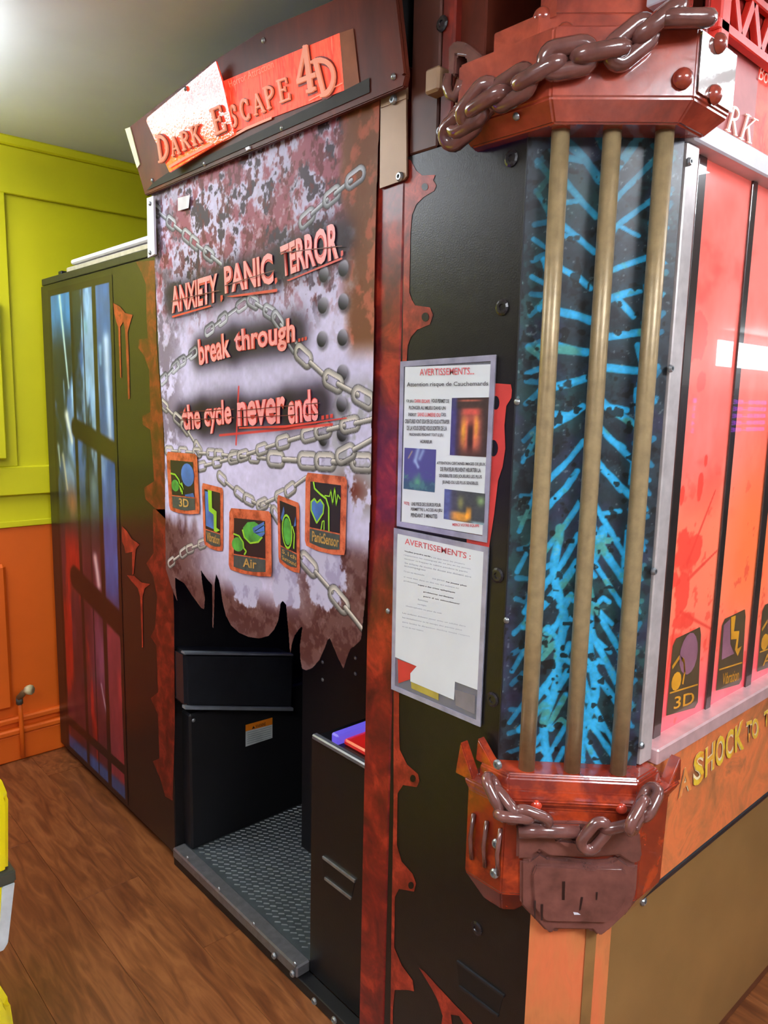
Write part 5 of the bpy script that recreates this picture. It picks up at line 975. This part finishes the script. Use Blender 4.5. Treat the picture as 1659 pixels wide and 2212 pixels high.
n1, p1 = notice('upper plastic sleeved paper notice with three photos taped on the black panel', [(-0.0035, 1.0587, 1.5278), (-0.0035, 0.8279, 1.5347), (-0.0035, 0.8302, 1.2162), (-0.0035, 1.0574, 1.2133)], None, [(-0.0042, 1.0453, 1.5175), (-0.0042, 0.8368, 1.5191), (-0.0042, 0.8368, 1.2279), (-0.0042, 1.0442, 1.2237)])
XN = -.0052
def nt(name, s, L, m, par, bold=0.): text(name, s, L, m, par, bold)
Q1 = [(-0.006, 1.0053, 1.5136), (-0.006, 0.8726, 1.5146), (-0.006, 0.873, 1.5026), (-0.006, 1.0048, 1.5014)]
text('title_lettering', 'AVERTISSEMENTS...', Q1, M_redink, p1, .01)
text('subtitle_lettering', 'Attention risque de Cauchemards', [(-0.006, 1.0385, 1.4891), (-0.006, 0.8407, 1.491), (-0.006, 0.8406, 1.4818), (-0.006, 1.0381, 1.4789)], M_gink, p1, .008)
LINES1 = [('Ce jeu', (240, 622, 320, 655), 0), ('dark escape', (330, 617, 495, 655), 1), ('vous permet de', (510, 613, 705, 655), 0), ('plonger au milieu dans un', (268, 690, 665, 728), 0), ('endroit', (262, 765, 350, 800), 0), ('sans lumiere ou', (362, 763, 612, 805), 1), ('des', (622, 765, 670, 800), 0), ('creatures vont essayer de vous attraper', (225, 835, 708, 880), 0), ('de la vous devez vous sortir de la', (245, 905, 680, 955), 0), ('prisonniers pendant tout le jeu', (272, 985, 640, 1025), 0), ('horreur', (390, 1058, 520, 1095), 0),
  ('Attention certaines images de jeux', (570, 1300, 1098, 1350), 0), ('de frayeur peuvent heurter la', (610, 1360, 1048, 1415), 0), ('sensibilite des joueurs les plus', (595, 1435, 1060, 1490), 0), ('jeunes ou les plus sensibles', (630, 1505, 1020, 1560), 0), ('Note:', (215, 1725, 275, 1760), 1), ('une piece de 2 euros pour', (295, 1735, 615, 1790), 0), ('permettre l acces au jeu', (290, 1795, 630, 1865), 0), ('pendant 3 minutes', (290, 1850, 575, 1920), 0), ('merci votre equipe', (740, 1965, 1030, 2010), 1)]
def line_quads():
    return [[(-0.006, 1.0386, 1.4572), (-0.006, 1.0187, 1.4565), (-0.006, 1.0185, 1.4509), (-0.006, 1.0383, 1.4515)], [(-0.006, 1.0163, 1.4584), (-0.006, 0.9768, 1.458), (-0.006, 0.9766, 1.4517), (-0.006, 1.0161, 1.452)], [(-0.006, 0.9734, 1.4598), (-0.006, 0.9289, 1.4595), (-0.006, 0.9286, 1.4527), (-0.006, 0.9731, 1.4528)], [(-0.006, 1.0311, 1.4457), (-0.006, 0.9373, 1.4469), (-0.006, 0.937, 1.4407), (-0.006, 1.0309, 1.4392)], [(-0.006, 1.0321, 1.4328), (-0.006, 1.0104, 1.4324), (-0.006, 1.0102, 1.4265), (-0.006, 1.0319, 1.4268)], [(-0.006, 1.0075, 1.4339), (-0.006, 0.9487, 1.4346), (-0.006, 0.9484, 1.4277), (-0.006, 1.0073, 1.4268)], [(-0.006, 0.9465, 1.4354), (-0.006, 0.9356, 1.4347), (-0.006, 0.9353, 1.429), (-0.006, 0.9462, 1.4296)], [(-0.006, 1.0409, 1.4205), (-0.006, 0.9265, 1.4236), (-0.006, 0.9262, 1.4163), (-0.006, 1.0406, 1.4127)], [(-0.006, 1.0354, 1.4086), (-0.006, 0.9322, 1.412), (-0.006, 0.9318, 1.4038), (-0.006, 1.0351, 1.4)], [(-0.006, 1.0281, 1.3951), (-0.006, 0.9406, 1.3985), (-0.006, 0.9403, 1.3919), (-0.006, 1.0279, 1.3883)], [(-0.006, 0.9987, 1.3842), (-0.006, 0.9677, 1.3849), (-0.006, 0.9675, 1.3787), (-0.006, 0.9984, 1.3779)], [(-0.006, 0.9544, 1.3471), (-0.006, 0.8395, 1.3537), (-0.006, 0.8392, 1.3474), (-0.006, 0.9541, 1.3404)], [(-0.006, 0.9447, 1.3378), (-0.006, 0.8493, 1.3434), (-0.006, 0.8489, 1.3363), (-0.006, 0.9443, 1.3303)], [(-0.006, 0.9476, 1.325), (-0.006, 0.8462, 1.3318), (-0.006, 0.8458, 1.3247), (-0.006, 0.9472, 1.3174)], [(-0.006, 0.939, 1.314), (-0.006, 0.8538, 1.3199), (-0.006, 0.8535, 1.3128), (-0.006, 0.9386, 1.3065)], [(-0.006, 1.0375, 1.2647), (-0.006, 1.0222, 1.264), (-0.006, 1.022, 1.2578), (-0.006, 1.0372, 1.2585)], [(-0.006, 1.0172, 1.2653), (-0.006, 0.9405, 1.2719), (-0.006, 0.9402, 1.2652), (-0.006, 1.017, 1.2583)], [(-0.006, 1.0181, 1.2546), (-0.006, 0.9366, 1.2622), (-0.006, 0.9362, 1.2547), (-0.006, 1.0178, 1.2467)], [(-0.006, 1.0177, 1.244), (-0.006, 0.9488, 1.2505), (-0.006, 0.9484, 1.2428), (-0.006, 1.0173, 1.2361)], [(-0.006, 0.9104, 1.2394), (-0.006, 0.8477, 1.2458), (-0.006, 0.8474, 1.2402), (-0.006, 0.9101, 1.2335)]]
for (s, bx_, c), q in zip(LINES1, line_quads()): text('body_lettering', s.upper(), q, M_redink if c else M_gink, p1, .02)
M_pic = vcol_mat('photo_print', .4, coat=.4)
def pic(q, fn, nu, nv, par):
    TL, TR, BR, BL = (np.array(p) for p in q)
    return grid('photo_print', M_pic, BL, (BR-BL), (TL-BL), nu, nv, fn, par)
def pic_a(a, b, P):
    img = np.ones(a.shape+(3,))*rgb(62, 46, 44); n = fbm(a*9, b*12, 5)
    img = mixc(img, rgb(66, 66, 120), sm(.2, .1, a)*.9)
    g = np.exp(-((a-.55)/.28)**4-((b-.42)/.33)**4); img = mixc(img, rgb(216, 104, 84), g)
    img = mixc(img, rgb(226, 160, 60), np.exp(-((a-.36)/.07)**2-((b-.42)/.22)**2)+np.exp(-((a-.70)/.06)**2-((b-.5)/.2)**2)*.9)
    img = mixc(img, rgb(60, 32, 30), np.exp(-((a-.55)/.08)**4-((b-.32)/.26)**4))
    img = mixc(img, rgb(206, 84, 74), np.exp(-((a-.55)/.25)**4-((b-.76)/.06)**4)); img = mixc(img, rgb(190, 100, 80), np.exp(-((a-.5)/.3)**4-((b-.95)/.015)**2))
    return img*(.8+.4*n)[..., None]
def pic_b(a, b, P):
    n = fbm(a*8, b*10, 8); img = np.ones(a.shape+(3,))*rgb(72, 74, 132); img = mixc(img, rgb(52, 88, 104), sm(.35, .1, b))
    for p, q, wd, c in [((.45, 1), (.36, .7), .06, (140, 160, 200)), ((.36, .7), (.46, .56), .04, (150, 170, 210)), ((.25, .92), (.14, .76), .02, (170, 150, 120)), ((.6, .95), (.5, .76), .05, (130, 150, 190))]:
        d, t = segd(a, b, p, q); img = mixc(img, rgb(*c), np.exp(-(d/wd)**2))
    img = mixc(img, rgb(90, 160, 120), np.exp(-((a-.45)/.12)**2-((b-.2)/.14)**2)); img = mixc(img, rgb(70, 120, 120), sm(.55, .7, n)*sm(.5, .3, b)); return img
def pic_c(a, b, P):
    n = fbm(a*9, b*8, 18); img = np.ones(a.shape+(3,))*rgb(66, 70, 76); img = mixc(img, rgb(80, 92, 140), sm(.25, .1, a))
    img = mixc(img, rgb(220, 150, 62), np.exp(-((a-.4)/.22)**4-((b-.15)/.16)**4)+np.exp(-((a-.62)/.07)**4-((b-.3)/.2)**4)*.9)
    img = mixc(img, rgb(140, 140, 90), np.exp(-((a-.42)/.07)**2-((b-.6)/.2)**2)); img = mixc(img, rgb(130, 160, 110), np.exp(-((a-.9)/.1)**2-((b-.75)/.15)**2)); img = mixc(img, rgb(140, 170, 180), sm(.12, .02, b)*sm(.6, .8, a))
    return img*(.8+.4*n)[..., None]
pic([(-0.0053, 0.923, 1.4619), (-0.0053, 0.838, 1.4619), (-0.0053, 0.8386, 1.3634), (-0.0053, 0.9233, 1.361)], pic_a, 60, 90, p1)
pic([(-0.0053, 1.0408, 1.3666), (-0.0053, 0.9583, 1.368), (-0.0053, 0.9576, 1.29), (-0.0053, 1.0409, 1.2881)], pic_b, 50, 70, p1)
pic([(-0.0053, 0.9332, 1.299), (-0.0053, 0.8378, 1.3009), (-0.0053, 0.8369, 1.2458), (-0.0053, 0.9329, 1.2442)], pic_c, 60, 50, p1)
n2, p2 = notice('lower plastic sleeved notice on the black panel, its paper cut at the foot', [(-0.0042, 1.0645, 1.2087), (-0.0042, 0.8251, 1.209), (-0.0042, 0.8261, 0.8813), (-0.0042, 1.0609, 0.8794)], None, [(-0.005, 1.0537, 1.2018), (-0.005, 0.8322, 1.2027), (-0.005, 0.8274, 0.9478), (-0.005, 0.8903, 0.947), (-0.005, 0.891, 0.9112), (-0.005, 1.0065, 0.9121), (-0.005, 1.0072, 0.9284), (-0.005, 0.9903, 0.9476), (-0.005, 1.0562, 0.9492)])
text('title_lettering', 'AVERTISSEMENTS :', [(-0.006, 1.0325, 1.1933), (-0.006, 0.8637, 1.1913), (-0.006, 0.8641, 1.1804), (-0.006, 1.032, 1.1815)], M_redink, p2, .01)
L2 = [[(-0.006, 1.033, 1.1693), (-0.006, 0.9624, 1.1704), (-0.006, 0.9623, 1.167), (-0.006, 1.0328, 1.1658)], [(-0.006, 0.9611, 1.1698), (-0.006, 0.8774, 1.1711), (-0.006, 0.8772, 1.1678), (-0.006, 0.961, 1.1664)], [(-0.006, 1.0341, 1.1618), (-0.006, 0.8628, 1.165), (-0.006, 0.8627, 1.1618), (-0.006, 1.034, 1.1583)], [(-0.006, 1.0324, 1.1546), (-0.006, 0.8696, 1.1582), (-0.006, 0.8694, 1.1549), (-0.006, 1.0323, 1.151)], [(-0.006, 1.0307, 1.1469), (-0.006, 0.8609, 1.1514), (-0.006, 0.8608, 1.1481), (-0.006, 1.0306, 1.1434)], [(-0.006, 1.0318, 1.1398), (-0.006, 0.9744, 1.1415), (-0.006, 0.9742, 1.138), (-0.006, 1.0317, 1.1362)], [(-0.006, 1.0329, 1.1296), (-0.006, 0.9766, 1.1316), (-0.006, 0.9765, 1.1281), (-0.006, 1.0327, 1.126)], [(-0.006, 0.9554, 1.1297), (-0.006, 0.9246, 1.1308), (-0.006, 0.9244, 1.1274), (-0.006, 0.9553, 1.1263)], [(-0.006, 0.9208, 1.1308), (-0.006, 0.8706, 1.1326), (-0.006, 0.8705, 1.1293), (-0.006, 0.9207, 1.1274)], [(-0.006, 1.0325, 1.1187), (-0.006, 0.8895, 1.1245), (-0.006, 0.8894, 1.1212), (-0.006, 1.0323, 1.1151)], [(-0.006, 1.0322, 1.1108), (-0.006, 0.9947, 1.1124), (-0.006, 0.9946, 1.1089), (-0.006, 1.032, 1.1072)], [(-0.006, 0.9933, 1.1106), (-0.006, 0.8976, 1.1149), (-0.006, 0.8975, 1.1116), (-0.006, 0.9931, 1.1071)], [(-0.006, 0.978, 1.1), (-0.006, 0.9008, 1.1039), (-0.006, 0.9006, 1.1006), (-0.006, 0.9778, 1.0965)], [(-0.006, 0.9776, 1.0913), (-0.006, 0.8845, 1.0964), (-0.006, 0.8843, 1.0931), (-0.006, 0.9774, 1.0878)], [(-0.006, 0.9921, 1.0823), (-0.006, 0.9652, 1.0839), (-0.006, 0.9651, 1.0804), (-0.006, 0.992, 1.0787)], [(-0.006, 0.9931, 1.0727), (-0.006, 0.9688, 1.0743), (-0.006, 0.9687, 1.0708), (-0.006, 0.9929, 1.0692)], [(-0.006, 1.0246, 1.0622), (-0.006, 0.9281, 1.0688), (-0.006, 0.9279, 1.0654), (-0.006, 1.0245, 1.0586)], [(-0.006, 1.034, 1.0459), (-0.006, 0.8692, 1.0586), (-0.006, 0.869, 1.0552), (-0.006, 1.0338, 1.0423)], [(-0.006, 1.0336, 1.0368), (-0.006, 0.8772, 1.0496), (-0.006, 0.8771, 1.0462), (-0.006, 1.0335, 1.0332)], [(-0.006, 1.0333, 1.0278), (-0.006, 0.8588, 1.0428), (-0.006, 0.8586, 1.0395), (-0.006, 1.0331, 1.0241)], [(-0.006, 1.0329, 1.0187), (-0.006, 0.9747, 1.0239), (-0.006, 0.9746, 1.0204), (-0.006, 1.0328, 1.015)]]
T2 = ['Veuillez prendre garde', 'a ce que tous les joueurs', 'respectent les consignes de ce jeu et ne jamais', 'secouer ni frapper la cabine pendant la partie', 'les enfants de moins de douze ans doivent etre', 'accompagnes', 'Ce jeu est deconseille', 'aux person', 'ne jouez plus', 'si vous etes dans un des cas qui suivent ici', 'problemes', 'sujets a des crises epileptiques', 'problemes cardiaques', 'port d un stimulateur', 'femmes', 'vertiges', 'claustrophobie ou peur du noir', 'Les enfants doivent jouer avec un adulte dans', 'les installations et le temps des parties peut', 'etre limite la direction decline toute respon', 'en cas de non respect']
for k, (s, q) in enumerate(zip(T2, L2)): text('body_lettering', s, q, M_gink if k in (0, 8, 11, 12, 13) else M_link, p2, .02 if k in (0, 8, 11, 12, 13) else .0)
flat('yellow_backing', [[(-0.0046, 1.006, 0.9111), (-0.0046, 0.9312, 0.9111), (-0.0046, 0.9305, 0.8973), (-0.0046, 1.0041, 0.8983)]], mat('yellow_print', (176, 160, 70), .5), n2)
flat('grey_backing', [[(-0.0046, 0.8911, 0.9315), (-0.0046, 0.8413, 0.9357), (-0.0046, 0.8406, 0.8999), (-0.0046, 0.8871, 0.9017)]], mat('grey_print', (128, 122, 124), .5), n2)
flat('red_backing', [[(-0.0046, 1.0448, 0.9464), (-0.0046, 0.9921, 0.947), (-0.0046, 1.0076, 0.9282), (-0.0046, 1.0071, 0.916), (-0.0046, 1.0415, 0.8972)]], bpy.data.materials['red_print'], n2)

# ================================================================ OTHER THINGS
# yellow ride at the left edge of the picture
ride = root('coin_ride', (-.95, 1.75, 0), 'glossy yellow coin ride with dark belt and white corner stripe near left edge', 'ride')
M_ry = mat('yellow_gloss', (244, 226, 10), .25, .02, 5, coat=.8); M_rw = mat('white_stripe', (206, 214, 216), .4); M_rb = mat('dark_rubber', (74, 74, 62), .5)
def slab(name, secs, m, par, bev=.012):
    return loft(name, secs, m, par, bev)
def rect(x0, x1, y0, y1): return [(x0, y0), (x1, y0), (x1, y1), (x0, y1)]
XE, YE = -.588, 1.6
slab('upper_body', [(rect(-1.3, XE-.002, YE, 2.0), .455), (rect(-1.3, XE+.006, YE, 2.0), .62), (rect(-1.3, XE-.006, YE, 2.0), .665), (rect(-1.3, XE-.09, YE+.02, 2.0), .78), (rect(-1.3, XE-.20, YE+.05, 2.0), .92)], M_ry, ride, .008)
slab('belt', [(rect(-1.3, XE+.010, YE-.006, 2.0), .428), (rect(-1.3, XE+.009, YE-.006, 2.0), .457)], M_rb, ride, .004)
lowb = slab('lower_body', [(rect(-1.3, XE-.03, YE, 2.0), .275), (rect(-1.3, XE-.014, YE, 2.0), .295), (rect(-1.3, XE+.006, YE, 2.0), .43)], M_ry, ride, .004)
prism('corner_stripe', [(XE-.018, YE-.004, .427), (XE+.007, YE-.004, .427), (XE-.013, YE-.004, .295), (XE-.022, YE-.004, .283), (XE-.032, YE-.004, .283)], (.0, .012, 0), M_rw, lowb, .0015)
slab('under_frame', [(rect(-1.3, XE-.05, YE+.02, 2.0), .2), (rect(-1.3, XE-.05, YE+.02, 2.0), .28)], M_rb, ride, .004)
slab('foot_block', [(rect(-1.3, XE-.0, YE+.01, 2.0), .0), (rect(-1.3, XE-.01, YE+.01, 2.0), .14), (rect(-1.3, XE-.034, YE+.01, 2.0), .205)], M_ry, ride, .012)
# radiator valve on the orange wall
val = root('radiator_valve', (-.13, 3.025, .05), 'small cream radiator valve with painted pipe on the orange wall', 'valve')
tube('pipe', [(-.150, 3.030, .02), (-.150, 3.027, .12), (-.152, 3.025, .20), (-.155, 3.020, .27)], .009, M_orange, val, 10)
tube('pipe_nut', [(-.155, 3.020, .245), (-.155, 3.020, .27)], .013, M_rb, val, 6)
tube('valve_body', [(-.158, 3.020, .268), (-.140, 3.010, .292), (-.128, 3.000, .302)], .012, mat('tarnished_brass', (126, 108, 70), .35, metal=.5), val, 10)
tube('valve_cap', [(-.130, 3.001, .301), (-.122, 2.985, .306)], [.018, .020], mat('cream_plastic', (196, 186, 140), .4), val, 8)
# neighbouring machine with a violet screen, outside the frame on the left
nm = root('claw_machine', (-2.0, 2.6, 0), 'dark machine with a violet lit screen standing by the left wall', 'arcade machine')
B('body', -2.5, -1.5, 2.1, 2.95, 0, 1.75, M_blackm, nm, .01)
B('screen', -1.5, -1.49, 2.25, 2.8, .85, 1.42, emit_mat('violet_screen', (110, 40, 235), 2.2, .3, .3), nm, .003)
B('bezel', -1.5, -1.485, 2.2, 2.25, .8, 1.47, M_steel_dark, nm, .003); B('bezel', -1.5, -1.485, 2.8, 2.85, .8, 1.47, M_steel_dark, nm, .003)

# scoreboard machine across the aisle, seen mirrored in the red windows
sb = root('scoreboard', (5.3, -1.8, 0), 'black machine with rows of violet digits standing across the aisle', 'arcade machine')
B('body', 4.5, 6.6, -2.2, -1.52, 0, 1.6, M_blackm, sb, .01)
B('screen', 4.55, 6.55, -1.52, -1.51, 1.18, 1.54, M_dark_int, sb, .003)
M_led = emit_mat('violet_digits', (190, 60, 255), 2.6, .3, .3)
for k in range(5):
    z = 1.49-.058*k
    text('digits', '888-88', [(6.1, -1.505, z+.018), (5.35, -1.505, z+.018), (5.35, -1.505, z-.018), (6.1, -1.505, z-.018)], M_led, sb, .02)
    text('digits', str(k+1), [(4.76, -1.505, z+.018), (4.70, -1.505, z+.018), (4.70, -1.505, z-.018), (4.76, -1.505, z-.018)], M_led, sb, .02)
